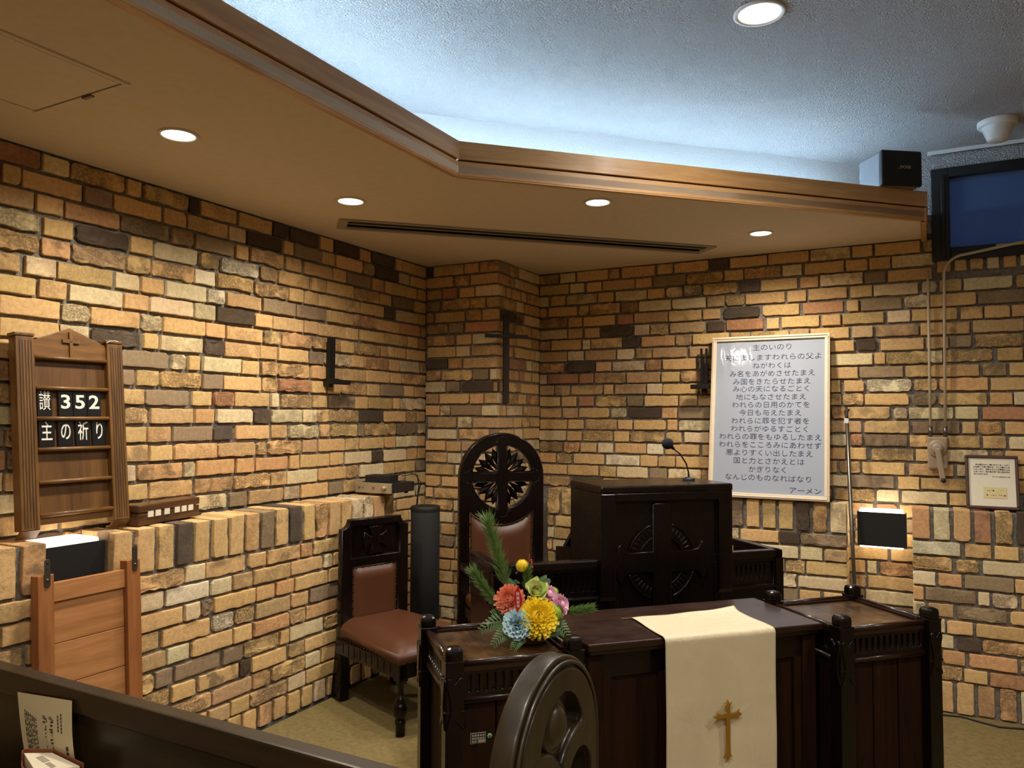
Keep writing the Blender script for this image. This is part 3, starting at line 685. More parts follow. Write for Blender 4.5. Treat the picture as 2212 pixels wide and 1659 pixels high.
# ------------------------------------------------------------------ amplifier and small box on the ledge, cables
t = thing('amplifier', 'champagne fronted amplifier on the end of the left ledge', 'amplifier', (-2.942, 3.71, LZ+.012), .0)
m = MB(); m.b2((-.133, .012, 0), (.133, .24, .058), .003); m.build('case', 'black', t)
m = MB(); m.b2((-.135, 0, -.002), (.135, .013, .06), .003); fp = m.build('front_panel', 'silver', t)
def knob(x, z, r, l, nm, mt):
    m = MB(); m.lathe([(r, 0), (r, l*.8), (r*.85, l), (0, l)], (x, 0, z), 20, Matrix.Rotation(PI/2, 3, 'X')); m.build(nm, mt, fp)
knob(.085, .03, .0145, .016, 'volume_knob', 'silver'); knob(.005, .031, .006, .006, 'selector_knob', 'greymetal'); knob(-.1, .03, .006, .006, 'power_button', 'greymetal'); knob(-.076, .028, .0035, .002, 'lamp', 'black')
m = MB()
for k in range(8): m.b2((.1335, .03, .008+k*.006), (.1345, .22, .010+k*.006))
m.build('vent_slot', 'greymetal', t)
m = MB()
for k in range(4): m.lathe([(.012, -.012), (.012, 0)], ((-.1, .1)[k % 2], (.04, .2)[k//2], 0), 12); m.sphere(((-.1, .1)[k % 2], (.04, .2)[k//2], -.006), .011, 8, 5, (1, 1, .5))
m.build('foot', 'black', t)
t = thing('receiver_box', 'small black box resting on top of the amplifier', 'electronics box', (-2.945, 3.80, LZ+.072), .12)
m = MB(); m.b2((-.085, -.055, .004), (.085, .055, .042), .004); m.build('case', 'black', t)
m = MB(); m.b2((-.09, -.06, 0), (.09, .06, .005), .001); m.build('base', 'charcoal', t)
m = MB(); m.tube([(-2.86, 3.85, 1.17), (-2.82, 3.9, 1.185), (-2.79, 3.955, 1.165), (-2.785, 3.965, 1.1), (-2.80, 3.965, 1.0), (-2.80, 3.97, .5), (-2.80, 3.97, .01)], .0035, 6)
m.tube([(-2.84, 3.86, 1.165), (-2.79, 3.93, 1.175), (-2.77, 3.965, 1.12), (-2.795, 3.975, 1.05), (-2.812, 3.97, .9), (-2.812, 3.975, .01)], .003, 6); tag(m.build('amplifier_cable', 'black'), 'thin black cables hanging behind the amplifier down the wall', 'cable')
# column speaker
t = thing('column_speaker', 'charcoal cylinder speaker standing in the corner behind the chair', 'speaker', (-2.70, 3.915, 0))
m = MB(); m.lathe([(0, 0), (.088, 0), (.088, .96), (.086, .965)], n=40); m.build('cloth_body', 'charcoal', t)
m = MB(); m.lathe([(.089, .955), (.09, .965), (.09, .98), (.086, .986), (.075, .984), (0, .976)], n=40); m.build('cap', 'black', t)

# ------------------------------------------------------------------ crosses and brackets on the walls
t = thing('wall_cross', 'plain dark wooden cross fixed to the brick pillar edge', 'cross', W45(1.517, 4.93, 1.617), RZ)
m = MB(); m.b2((-.019, -.012, 0), (.019, .02, .597), .003); m.build('upright', 'cross', t)
m = MB(); m.b2((-.151, -.02, .438), (.151, -.002, .464), .003); m.build('crossbar', 'cross', t)
m = MB(); m.box((0, .04, .45), (.02, .05, .02)); m.build('wall_fixing', 'iron', t)
t = thing('iron_bracket', 'black iron L shaped bracket on the left wall', 'wall bracket', (XL, 3.498, 1.70), PI/2, 'iron candle brackets on the walls')
m = MB(); m.b2((-.022, -.05, 0), (.012, -.03, .295), .002); m.b2((.012, -.05, .02), (.03, -.012, .295), .002); m.build('upright', 'iron', t)
m = MB(); m.b2((-.045, -.09, .02), (.02, -.07, .05), .002); m.b2((0, -.085, .018), (.13, -.05, .045), .002); m.build('arm', 'iron', t)
m = MB(); m.b2((-.02, -.03, .01), (.01, .005, .04)); m.build('wall_plate', 'iron', t)
t = thing('iron_bracket', 'black iron twin pronged bracket just left of the prayer poster', 'wall bracket', (-1.315, YB, 1.69), 0, 'iron candle brackets on the walls')
m = MB(); m.b2((-.015, -.05, .06), (-.003, -.03, .30), .001); m.b2((.019, -.05, .06), (.031, -.03, .30), .001); m.build('upright', 'iron', t)
m = MB(); m.b2((-.003, -.045, .05), (.019, -.028, .20), .001)
for k in range(10): m.b2((-.003, -.048, .055+k*.014), (.019, -.026, .060+k*.014))
m.build('ribbed_core', 'iron', t)
m = MB(); m.b2((-.07, -.1, .028), (.055, -.06, .058), .003); m.b2((-.005, -.06, 0), (.025, -.03, .03), .002); m.build('arm', 'iron', t)
m = MB(); m.b2((0, -.03, .02), (.02, .005, .06)); m.build('wall_plate', 'iron', t)
# pole with tag
t = thing('hook_pole', 'slim steel pole leaning in the right niche', 'pole', (0, 0, 0))
a, b = Vector((-.366, 4.86, .0)), Vector((-.424, 5.06, 1.50))
m = MB(); m.tube([a, b], .011, 12); m.build('shaft', 'greymetal', t)
m = MB(); d = (b-a).normalized(); m.tube([b, b+d*.07], .009, 10); m.tube([b+d*.06, b+d*.07+Vector((.01, .03, .01))], .006, 8); m.build('hook', 'black', t)
m = MB(); m.box(b+d*.012+Vector((-.003, -.013, 0)), (.024, .002, .03), Matrix.Rotation(.1, 3, 'Y')); m.build('tag', 'whiteplastic', t)
m = MB(); m.tube([(-.1, 4.96, FLOOR+.005), (.03, 4.95, FLOOR+.005), (.146, 4.972, FLOOR+.005), (.231, 4.932, FLOOR+.005), (.314, 4.905, FLOOR+.005), (.424, 4.938, FLOOR+.005), (.7, 4.95, FLOOR+.005), (1.2, 4.96, FLOOR+.005)], .005, 8)
tag(m.build('floor_cable', 'black'), 'black cable lying along the foot of the right low wall', 'cable')
# box loudspeaker on the valance
ang = math.atan2(.134, .184)
t = thing('loudspeaker', 'small black box loudspeaker on the end of the valance', 'speaker', (-.097, 4.469, 2.739), ang)
m = MB(); m.b2((-.112, .012, 0), (.112, .20, .186), .012, 3); m.build('cabinet', plain('grey_cabinet', srgb(120, 122, 128), .5), t)
m = MB(); m.b2((-.114, -.012, 0), (.114, .012, .187), .009, 3); gr = m.build('grille', 'black', t)
m = MB(); put_text(m, 'BOSE', .021, .018, -.0135, .098, 1.25, .0006, m=Matrix.Identity(4)); m.b2((-.03, -.0135, .0895), (-.012, -.0125, .0912)); m.build('lettering', 'silver', gr)

# ------------------------------------------------------------------ pew with its carved end
t = thing('church_pew', 'dark wooden pew with a round topped carved end in the foreground', 'pew', (0, 0, 0))
PX0, PX1 = -2.70, -.64
m = MB(); m.b2((PX0, 1.288, .735), (PX1, 1.336, .80), .006); m.build('top_rail', 'pew', t)
m = MB(); m.b2((PX0, 1.300, FLOOR+.25), (PX1, 1.326, .74)); m.build('back_panel', 'pew', t)
m = MB(); m.b2((PX0, 1.30, FLOOR+.40), (PX1, 1.72, FLOOR+.435), .006); m.build('seat', 'pew', t)
m = MB(); m.b2((PX0, 1.165, .42), (PX1, 1.30, .44), .003); m.b2((PX0, 1.155, .42), (PX1, 1.165, .53), .003); m.build('book_rack', 'pew', t)
cy, r0, zs = 1.312, .188, .897
def arch(r, zb): return [(cy-r, zb)] + [(cy+r, zb)] + arc(cy, zs, r, 0, 180, 40)
holeU = []
Uc, Lc, Rc = (1.318, .926), (1.213, .822), (1.407, .822)
for k in range(72):
    a = 2*PI*k/72; rr = .01
    while rr < .12:
        y, z = 1.312+rr*math.cos(a), .955+rr*math.sin(a)
        if math.hypot(y-Uc[0], z-Uc[1]) > .093 or math.hypot(y-Lc[0], z-Lc[1]) < .118 or math.hypot(y-Rc[0], z-Rc[1]) < .118: break
        rr += .0012
    holeU.append((1.312+rr*math.cos(a), .955+rr*math.sin(a)))
def slot(c, r): return [(c-r, .60), (c+r, .60)] + arc(c, .838, r, 0, 180, 20)
SIDE = Matrix(((0, 0, 1, 0), (1, 0, 0, 0), (0, 1, 0, 0), (0, 0, 0, 1)))
m = MB()
me = curve_mesh([arch(r0, FLOOR), holeU, slot(1.228, .058), slot(1.397, .056)], .0165, .005, 3); m.mesh(me, Matrix.Translation((-.6285, 0, 0)) @ SIDE)
me = curve_mesh([arch(r0-.021, FLOOR), holeU, slot(1.228, .058), slot(1.397, .056)], .003, .004, 3); m.mesh(me, Matrix.Translation((-.605, 0, 0)) @ SIDE)
ep = m.build('carved_end', 'pew_v', t)
m = MB()
for c_, a0, a1 in ((Lc, 36, 98), (Rc, 82, 144)):
    m.tube([(-.606, y, z) for y, z in arc(c_[0], c_[1], .112, a0, a1, 22)], .009, 10)
m.tube([(-.602, y, z) for y, z in [(cy+r0-.012, FLOOR+.02)] + arc(cy, zs, r0-.012, 0, 180, 50) + [(cy-r0+.012, FLOOR+.02)]], .004, 8, False)
m.build('carved_arches', 'pew_v', ep)
m = MB(); XM = Matrix.Rotation(PI/2, 3, 'Y'); m.lathe([(.051, -.035), (.051, 0), (.046, .008), (.042, .009), (.039, .006), (.035, .013), (.022, .021), (0, .024)], (-.612, 1.294, .968), 40, XM); m.b2((-.64, 1.292, .87), (-.612, 1.325, .95)); m.build('medallion', 'pew_v', ep)

t = thing('song_sheet', 'cream printed song sheet tucked behind the hymnal in the pew rack', 'paper', (-2.1, 1.274, .44))
def sheet_fn(u, v):
    tl, tr, bl, br = (-.162, .314), (.088, .333), (-.055, .03), (.190, .05)
    L = lambda p, q, k: (p[0]+(q[0]-p[0])*k, p[1]+(q[1]-p[1])*k)
    b = L(bl, br, u); tt = L(tl, tr, u); w_ = v; x = b[0]+(tt[0]-b[0])*w_**1.15; z = b[1]+(tt[1]-b[1])*w_
    return (x, .008-.022*math.sin(v*PI)*(.5+.5*u), z)
m = MB(); m.grid(sheet_fn, 10, 14); sh_ = m.build('sheet', 'pamphlet', t)
m = MB()
def ink(u0, u1, v0, v1):
    p = [sheet_fn(u0, v0), sheet_fn(u1, v0), sheet_fn(u1, v1), sheet_fn(u0, v1)]; m.quad([(a[0], a[1]-.0016, a[2]) for a in p])
rr = random.Random(4)
for c_ in range(7):                                   # columns of small sideways text
    u = .12+.034*c_; v = .86-.01*c_
    while v > .40+.04*(c_ % 3): L = rr.uniform(.01, .05); ink(u, u+.016, v-L, v); v -= L+rr.uniform(.006, .02)
for c_ in (.46, .58):                                 # two staves
    for k in range(5): ink(c_+.012*k, c_+.012*k+.005, .12, .84)
    v = .82
    while v > .14: ink(c_+rr.uniform(0, .05), c_+rr.uniform(.052, .07), v-.012, v); v -= rr.uniform(.016, .04)
    ink(c_+.066, c_+.078, .15, .82)
for c_, a, b in ((.74, .74, .86), (.80, .72, .88)):
    v = b
    while v > a: ink(c_, c_+.02, v-.02, v); v -= .028
v = .62
while v > .36: ink(.87, .91, v-.035, v); v -= .046
m.build('print', 'ink', sh_)
t = thing('hymnal', 'thick hymnal with orange brown cover standing in the pew rack', 'book', (-2.02, 1.215, .44), -.05)
BT = [(-.087, -.004), (-.026, .036), (.112, .030), (.055, -.046)]      # page block outline seen from above
m = MB(); m.poly([(x, y, .004) for x, y in BT], (0, 0, .198)); pg = m.build('page_block', 'pages', t)
m = MB()
sp = [(.060, -.051), (.02, -.047), (-.04, -.030), (-.072, -.014), (-.094, -.002), (-.094, .004), (-.03, .041), (.118, .0345)]
for i in range(len(sp)-1):
    p, q = Vector((*sp[i], 0)), Vector((*sp[i+1], 0)); d = q-p; n_ = Vector((-d.y, d.x, 0)).normalized()*.003
    h0 = .190 if i < 3 else .208
    m.poly([p, q, q+n_, p+n_], (0, 0, h0))
m.build('cover', 'bookcover', t)
m = MB(); R_ = Matrix.Translation((.012, -.004, .2023)) @ Matrix.Rotation(-.12, 4, 'Z')
for k in range(5): m.absorb(bmesh.new()); m.box(R_ @ Vector((-.04+k*.010, .004, 0)), (.006, .016, .0004), -.12)
for k in range(7): m.box(R_ @ Vector((.014+k*.006, .002, 0)), (.0035, .012, .0004), -.12)
m.build('stamp', 'label', pg)

# ------------------------------------------------------------------ altar table, pedestals
t = thing('altar_table', 'dark wooden altar table under the cream silk cloth', 'table', W45(1.441, 2.515, 0), RZ)
m = MB(); m.b2((-.452, -.205, .776), (.452, .205, .80), .005); m.b2((-.442, -.195, .762), (.442, .195, .777), .004); m.build('tabletop', 'dark_top', t)
for sx in (-1, 1):
    for sy in (-1, 1):
        m = MB(); m.b2((sx*.44-.0, sy*.178, 0), (sx*.385, sy*.13, .764), .003); m.build('leg', 'boards', t)
m = MB(); m.b2((-.385, -.17, .68), (.385, -.15, .764), .002); m.b2((-.385, .15, .68), (.385, .17, .764)); 
for sx in (-1, 1): m.b2((sx*.432, -.13, .68), (sx*.412, .13, .764), .002)
m.build('apron', 'dark_x', t)
for x0, x1 in ((-.385, -.15), (-.15, .15), (.15, .385)):
    m = MB(); m.b2((x0+.03, -.158, .03), (x1-.03, -.148, .68)); m.b2((x0, -.17, 0), (x0+.032, -.146, .682), .002); m.b2((x1-.032, -.17, 0), (x1, -.146, .682), .002); m.b2((x0+.03, -.17, 0), (x1-.03, -.146, .20), .003); m.build('front_panel', 'boards', t)
for sx in (-1, 1):
    m = MB(); m.b2((sx*.42, -.13, .03), (sx*.41, .13, .68)); m.build('side_panel', 'boards', t)
t = thing('altar_cloth', 'cream silk altar cloth with a gold embroidered cross', 'cloth', W45(1.4675, 2.515, .8), RZ)
CW = .2125
def clothfn(u, v):
    s = v*1.02; e = .0035*math.sin(u*9+1)*math.sin(v*7)
    if s < .255: y, z = .05-s, .0045+.0012*math.sin(u*14+v*30); z += .012*math.exp(-((s-.0)/.02)**2)*(u**3)
    else:
        q = s-.255; R = .014; a = min(q/R, PI/2)
        y, z = -.205-R*math.sin(a), .0045-R*(1-math.cos(a))
        if q > R*PI/2:
            h = q-R*PI/2; z -= h; y -= .004*math.sin(u*11+2.0*h)*min(1, h*4)+.003*math.sin(u*5+9*h)*min(1, h*3)
    return (-CW+2*CW*u + (.012*(1-s/.255) if s < .255 else 0), y-.004, z)
m = MB(); m.grid(clothfn, 48, 110); cl = m.build('silk', 'cloth', t)
md = cl.modifiers.new('thick', 'SOLIDIFY'); md.thickness = .0012; md.offset = 1
fl = lambda x, y: (x, y)
def flare(mx, my):                                    # one cross arm end, pointing up, scaled
    return [(mx*.0085, my), (mx*.0098, my+.013), (mx*.0185, my+.026), (mx*.0105, my+.0215), (mx*.0062, my+.025), (0, my+.036)]
def arm(L): 
    r_ = [(.0078, .0078)] + flare(.92, L-.036); l_ = [(-x, y) for x, y in r_[1:-1]][::-1]; return r_ + l_
up, dn, sd = arm(.053), arm(.148), arm(.0555)
def turn(p, a): c_, s_ = math.cos(a), math.sin(a); return [(x*c_-y*s_, x*s_+y*c_) for x, y in p]
out = []
for p, a in ((up, 0), (turn(sd, PI/2), 0), (turn(dn, PI), 0), (turn(sd, -PI/2), 0)): out += p
m = MB(); plate(m, [out], 0, .006, .002); gc = m.build('gold_cross', 'gold', cl); gc.location = (.012, -.2365, -.264)
m = MB(); m.b2((-.24, .045, .0005), (.235, .062, .0035), .001); m.build('hem_rod', 'box', t)

def pedestal(name, loc, label):
    t = thing(name, label, 'pedestal', loc, RZ, 'fluted pedestals either side of the altar table'); a = .193
    leaf = [(-.027, .735), (-.0265, .748), (-.021, .757), (-.013, .757), (-.006, .75), (0, .738), (.006, .75), (.013, .757), (.021, .757), (.0265, .748), (.027, .735), (.018, .70), (.013, .668), (.015, .662), (.015, .652), (.018, .64), (.027, .615), (.026, .606), (.016, .612), (.006, .628), (0, .632), (-.006, .628), (-.016, .612), (-.026, .606), (-.027, .615), (-.018, .64), (-.015, .652), (-.015, .662), (-.013, .668), (-.018, .70)]
    for sx in (-1, 1):
        for sy in (-1, 1):
            m = MB(); x, y = sx*a, sy*a
            m.box((x, y, .4), (.056, .056, .80), None, .003); m.box((x, y, .818), (.056, .056, .048), None, .017, 3); m.box((x, y, .800), (.0585, .0585, .008), None, .002)
            p = m.build('post', 'dark', t)
            m = MB()
            me = curve_mesh([leaf], .002, .003, 2)
            m.mesh(me, Matrix.Translation((x, y+sy*.0285, 0)) @ STAND)
            m.mesh(me, Matrix.Translation((x+sx*.0285, y, 0)) @ Matrix.Rotation(PI/2, 4, 'Z') @ STAND); bpy.data.meshes.remove(me)
            m.box((x, y, .657), (.064, .064, .008), None, .003)
            m.build('leaf_carving', 'dark', p)
    m = MB(); m.b2((-.171, -.171, 0), (.171, .171, .764)); m.build('gap_blocker', 'dark', t)  # unseen dark box added to block bright gaps between the boards
    m = MB()
    for k in range(3): m.b2((-.17+k*.1135, -.17, .765), (-.17+(k+1)*.1135-.001, .17, .783), .001)
    m.build('top_board', 'worn_top', t)
    for ang in range(4):
        R_ = Matrix.Rotation(ang*PI/2, 4, 'Z')
        b = bmesh.new(); m = MB()
        m.tube([(-.167, -.196, .79), (.167, -.196, .79)], .010, 12); m.b2((-.167, -.20, .766), (.167, -.176, .79)); o = m.build('rim', 'dark_top', t); o.matrix_local = R_
        m = MB(); holes = []
        for k in range(12):
            x = -.143+k*.026; holes.append([(x-.0065, .702), (x+.0065, .702)] + arc(x, .750, .0065, 0, 180, 6))
        plate(m, [[(-.167, .69), (.167, .69), (.167, .768), (-.167, .768)]] + holes, -.192, .010, .001); m.b2((-.167, -.188, .69), (.167, -.176, .768))
        for k in range(12): m.sphere((-.143+k*.026, -.193, .701), .0062, 8, 5, (1, .6, .8))
        o = m.build('frieze', 'dark_x', t); o.matrix_local = R_
        m = MB(); m.tube([(-.167, -.197, .682), (.167, -.197, .682)], .008, 10); m.b2((-.167, -.20, .672), (.167, -.176, .69)); o = m.build('moulding', 'dark_top', t); o.matrix_local = R_
        for k in range(3):
            m = MB(); x0 = -.166+k*.1107; m.b2((x0+.0025, -.186, .0), (x0+.1082, -.17, .674), .004); o = m.build('board', 'boards', t); o.matrix_local = R_
    return t
p1 = pedestal('fluted_pedestal', W45(.733, 2.478, 0), 'fluted wooden pedestal with a worn top carrying the flowers')
p2 = pedestal('fluted_pedestal', W45(2.118, 2.448, 0), 'fluted wooden pedestal with a bare top right of the altar table')
m = MB(); m.b2((-.137, -.1885, .545), (-.089, -.1862, .577), .0005); lb = m.build('inventory_plate', 'label', p1)
m = MB(); m.b2((-.1355, -.1888, .5465), (-.0905, -.1884, .5755)); m.build('dark_field', 'ink', lb)
m = MB()
for k in range(3):
    for j in range(5 if k < 2 else 2): m.b2((-.132+j*.0082, -.1893, .5665-.0088*k), (-.132+j*.0082+.006, -.1887, .5665-.0088*k+.0055))
m.b2((-.113, -.1893, .548), (-.092, -.1887, .556))
m.build('print', 'label', lb)
m = MB(); m.lathe([(0, .0012), (.007, .0012), (.0075, 0)], (-.076, -.1862, .563), 16, Matrix.Rotation(PI/2, 3, 'X')); m.build('green_sticker', 'green', p1)
m = MB(); m.lathe([(0, .0016), (.0032, .0016), (.0032, 0)], (-.076, -.1868, .563), 12, Matrix.Rotation(PI/2, 3, 'X')); m.build('sticker_centre', 'darkleaf', p1)

# ------------------------------------------------------------------ pulpit
t = thing('pulpit', 'carved black pulpit with low side wings behind the altar table', 'pulpit', W45(1.745, 3.15, 0), RZ)
m = MB(); m.b2((-.338, -.004, 1.185), (.338, .365, 1.222), .010, 3); m.build('top', 'dark_x', t)
m = MB()
for sx in (-1, 1):
    m.b2((sx*.335, .0, .76), (sx*.262, .03, 1.188), .004)
    prof = [(0, .765), (0, .735), (.012, .715), (.035, .705), (.06, .70), (.06, .765)]
    m.poly([(sx*.262, y, z) for y, z in prof], (sx*.073, 0, 0))
m.b2((-.262, .0, 1.15), (.262, .03, 1.188), .003)
m.build('front_frame', 'dark', t)
m = MB(); m.b2((-.262, .022, .0), (.262, .036, 1.16)); fpn = m.build('front_panel', 'dark', t)
m = MB(); 
for sx in (-1, 1): m.b2((sx*.262, .012, .76), (sx*.255, .024, 1.15), .002)
m.b2((-.262, .012, 1.143), (.262, .024, 1.15), .002); m.build('panel_moulding', 'dark', fpn)
cx, cz = -.03, .877
m = MB()
hw2, hv = .047, .046
L_ = [(cx-hw2, cz+hv), (cx-.155, cz+hv), (cx-.185, cz+.052), (cx-.200, cz+.072), (cx-.205, cz+.085), (cx-.222, cz+.07), (cx-.224, cz+.05), (cx-.243, cz+.03), (cx-.232, cz+.012), (cx-.232, cz-.012), (cx-.243, cz-.03), (cx-.224, cz-.05), (cx-.222, cz-.07), (cx-.205, cz-.085), (cx-.2, cz-.072), (cx-.185, cz-.052), (cx-.155, cz-.046), (cx-hw2, cz-hv)]
R__ = [(2*cx-x, z) for x, z in L_][::-1]
outl = [(cx-hw2, 1.135), (cx-hw2, cz+hv)] + L_[1:-1] + [(cx-hw2, cz-hv), (cx-hw2, .62), (cx+hw2, .62), (cx+hw2, cz-hv)] + R__[1:-1] + [(cx+hw2, cz+hv), (cx+hw2, 1.135), (cx+hw2-.012, 1.14), (cx-hw2+.012, 1.14)]
plate(m, [outl], .014, .02, .004); cr = m.build('carved_cross', 'dark', fpn)
for q in range(4):
    m = MB(); a0 = q*90+18; a1 = q*90+72
    o_ = arc(cx, cz, .172, a0, a1, 14) + arc(cx, cz, .112, a1-5, a0+5, 12)
    plate(m, [o_], .019, .008, .003)
    m.tube([(x, .0145, z) for x, z in arc(cx, cz, .170, a0, a1, 14)], .005, 8); m.tube([(x, .0145, z) for x, z in arc(cx, cz, .114, a0+4, a1-4, 12)], .004, 8)
    m.build('ring_carving', 'dark', fpn)
    m = MB()
    for k in range(6):
        a = math.radians(q*90+24+k*8.4); b = bmesh.new(); bmesh.ops.create_uvsphere(b, u_segments=10, v_segments=6, radius=1)
        for f in b.faces: f.smooth = True
        m.absorb(b, Matrix.Translation((cx+.142*math.cos(a), .0145, cz+.142*math.sin(a))) @ Matrix.Rotation(-a, 4, 'Y') @ Matrix.Diagonal((.0195, .004, .0042, 1)))
    m.build('petal_gouges', 'dark_x', fpn)
m = MB()
for sx in (-1, 1): m.b2((sx*.335, .028, .70), (sx*.312, .36, 1.188), .004); m.b2((sx*.262, .036, 0), (sx*.242, .36, .72))
m.b2((-.312, .34, .90), (.312, .36, 1.188)); m.build('side_panel', 'dark', t)
m = MB()
for sx in (-1, 1): m.poly([(sx*.335, .36, 0), (sx*.335, .56, 0), (sx*.335, .56, .872), (sx*.335, .36, .90)], (-sx*.022, 0, 0))
m.b2((-.313, .54, 0), (.313, .56, .84)); m.build('rear_case', 'dark', t)
m = MB(); m.poly([(-.30, .361, 1.03), (-.30, .55, .875), (-.30, .54, .86), (-.30, .361, 1.0)], (.60, 0, 0)); m.build('reading_desk', 'black', t)
for x0, x1, xs in ((-.825, -.245, -.825), (.245, .625, .625)):
    m = MB(); s_ = 1 if xs > 0 else -1
    m.b2((x0, .02, .86), (x1, .065, .897), .006); wg = m.build('wing_rail', 'dark_x', t)
    m = MB(); fx0, fx1 = x0+.05, x1-.05
    hs = []; n = int((fx1-fx0-.03)/.026)
    for k in range(n):
        x = fx0+.028+k*.026; hs.append([(x-.008, .757), (x+.008, .757)] + arc(x, .822, .008, 0, 180, 6))
    plate(m, [[(x0, 0), (x1, 0), (x1, .862), (x0, .862)], [(fx0, .735), (fx1, .735), (fx1, .845), (fx0, .845)]], .034, .016, .003)
    plate(m, [[(fx0, .735), (fx1, .735), (fx1, .845), (fx0, .845)]] + hs, .042, .008, .001); m.b2((x0, .044, 0), (x1, .056, .862))
    m.b2((fx0-.01, .014, .722), (fx1+.01, .03, .735), .004); m.build('wing_front', 'dark', t)
    m = MB(); m.b2((xs, .02, .86), (xs-s_*.045, .40, .897), .006); m.b2((xs, .065, 0), (xs-s_*.03, .39, .862)); 
    for k in range(9): m.b2((xs+s_*.002, .1+k*.03, .757), (xs-s_*.0, .112+k*.03, .83), .001)
    m.b2((xs+s_*.008, .09, .722), (xs, .37, .735), .003); m.build('wing_return', 'dark', t)
    for xa in (x0, x1-.045): m = MB(); m.b2((xa, .015, 0), (xa+.045, .06, .86), .003); m.build('stile', 'dark', t)
t = thing('desk_microphone', 'black gooseneck microphone on the pulpit top', 'microphone', W45(1.973, 3.36, 1.223), RZ)
m = MB(); m.lathe([(.03, 0), (.03, .008), (.015, .014), (0, .014)], n=20); m.build('base', 'black', t)
m = MB(); q = [(0, 0, .01), (-.002, 0, .04), (-.014, 0, .08), (-.045, -.0, .125), (-.085, -.0, .155)]; m.tube(q, [.0045, .0042, .004, .004, .004], 8); m.build('gooseneck', 'black', t)
m = MB(); m.sphere((-.115, -.0, .178), .029, 18, 12, (1, .95, .95)); m.tube([(-.08, 0, .152), (-.1, 0, .166)], [.006, .011], 10); m.build('foam_windscreen', plain('foam_black', srgb(14, 14, 15), .95, bump=.5, bscale=500), t)
t = thing('cream_board', 'cream board standing on the desk behind the pulpit top', 'board', W45(1.459, 3.555, 1.0), RZ)
m = MB(); m.b2((0, 0, -.0), (.16, .006, .19), .001); m.build('board', 'paper', t)

# ------------------------------------------------------------------ throne by the pillar
def studs(m, pts, r=.0055):
    for p in pts: m.sphere(p, r, 8, 5, (1, .6, 1))
t = thing('throne_chair', 'tall round topped chair with a pierced cross wheel before the brick pillar', 'chair', W45(1.395, 4.6, 0), RZ)
zc, TW = 1.157, .2725
outer = [(-TW, 0), (-TW+.06, 0), (-TW+.06, .38), (TW-.06, .38), (TW-.06, 0), (TW, 0)] + arc(0, zc, TW, 0, 180, 48)
R1, hw_ = .197, .031
quads = []
for q in range(4):
    g = math.degrees(math.asin(hw_/R1)); a0, a1 = q*90+g, q*90+90-g
    o_ = arc(0, zc, R1, a0, a1, 18); hr = .055
    gi = math.degrees(math.asin(hw_/hr)); o_ += arc(0, zc, hr, q*90+90-gi, q*90+gi, 6); quads.append(o_)
leather = [(-.207, .44), (.207, .44)]; RL = .293; g = math.degrees(math.acos(.207/RL))
top = arc(0, zc, RL, -g, -180+g, 22); leather += top
m = MB(); plate(m, [outer] + quads + [leather], .03, .06, .008); bk = m.build('back_frame', 'dark', t)
m = MB()
for q in range(4):
    for k in range(4):
        a = math.radians(q*90+18+k*18); rt = R1-.012 if k in (0, 1, 2, 3) else R1
        d = Vector((math.cos(a), 0, math.sin(a))); n_ = Vector((-math.sin(a), 0, math.cos(a))); c0 = Vector((0, .03, zc))
        A = c0+d*.05; T = c0+d*rt; B = c0+d*.140+n_*.0235; D = c0+d*.140-n_*.0235; H = c0+d*.13+Vector((0, -.024, 0)); H2 = c0+d*.13+Vector((0, .015, 0)); A2 = c0+d*.05+Vector((0, -.012, 0))
        for tri in ((A2, B, H), (B, T, H), (T, D, H), (D, A2, H), (B, A, H2), (T, B, H2), (D, T, H2), (A, D, H2), (A, B, A2), (A, A2, D)): m.quad(tri)
m.build('star_rays', 'dark', bk)
m = MB()
for q in range(4):
    a = q*PI/2; c_, s_ = math.cos(a), math.sin(a)
    for poly in ([(.19, .033), (.197, .05), (.207, .05), (.213, .04), (.222, .034), (.236, .03), (.245, .018), (.249, 0), (.245, -.018), (.236, -.03), (.222, -.034), (.213, -.04), (.207, -.05), (.197, -.05), (.19, -.033)],):
        m.tube([(x*c_-y*s_, .0015, zc+x*s_+y*c_) for x, y in poly], .0025, 6)
for q in quads: m.tube([(x*1.0, .002, zc+(z-zc)) for x, z in q] + [(q[0][0], .002, q[0][1])], .004, 6)
m.tube([(x, .001, z) for x, z in arc(0, zc, TW-.008, -8, 188, 50)], .003, 6)
m.build('carved_edging', 'dark', bk)
m = MB()
def lea(u, v):
    x = -.2+.4*u; zt = zc-math.sqrt(RL*RL-x*x)-.006; z = .445+(zt-.445)*v
    b_ = max(0, min(1, min(u, 1-u)*7))**.6*max(0, min(1, min(v, 1-v)*7))**.6
    return (x, .022-.03*b_, z)
m.grid(lea, 26, 22); m.build('leather_back', 'leather', t)
m = MB()
studs(m, [(sx*.197, .016, .46+.046*k) for sx in (-1, 1) for k in range(11)]); studs(m, [(x, .016, zc-math.sqrt(RL*RL-x*x)-.012) for x in [-.17+.034*k for k in range(11)]]); m.build('stud', 'brass', t)
m = MB(); m.b2((-.25, -.47, .33), (.25, 0, .39), .006); m.build('seat_rail', 'dark_x', t)
m = MB(); m.b2((-.24, -.46, .38), (.24, -.0, .46), .03, 4); m.build('seat', 'leather', t)
for sx in (-1, 1):
    m = MB(); m.lathe([(.03, .33), (.03, .28), (.018, .25), (.016, .2), (.036, .14), (.03, .08), (.022, .06), (.024, 0)], (sx*.22, -.44, 0), 20); m.build('leg', 'dark', t)
    m = MB(); m.b2((sx*.27, -.46, .60), (sx*.225, 0, .635), .008); m.b2((sx*.268, -.45, .36), (sx*.228, -.41, .605), .004); m.build('armrest', 'dark', t)

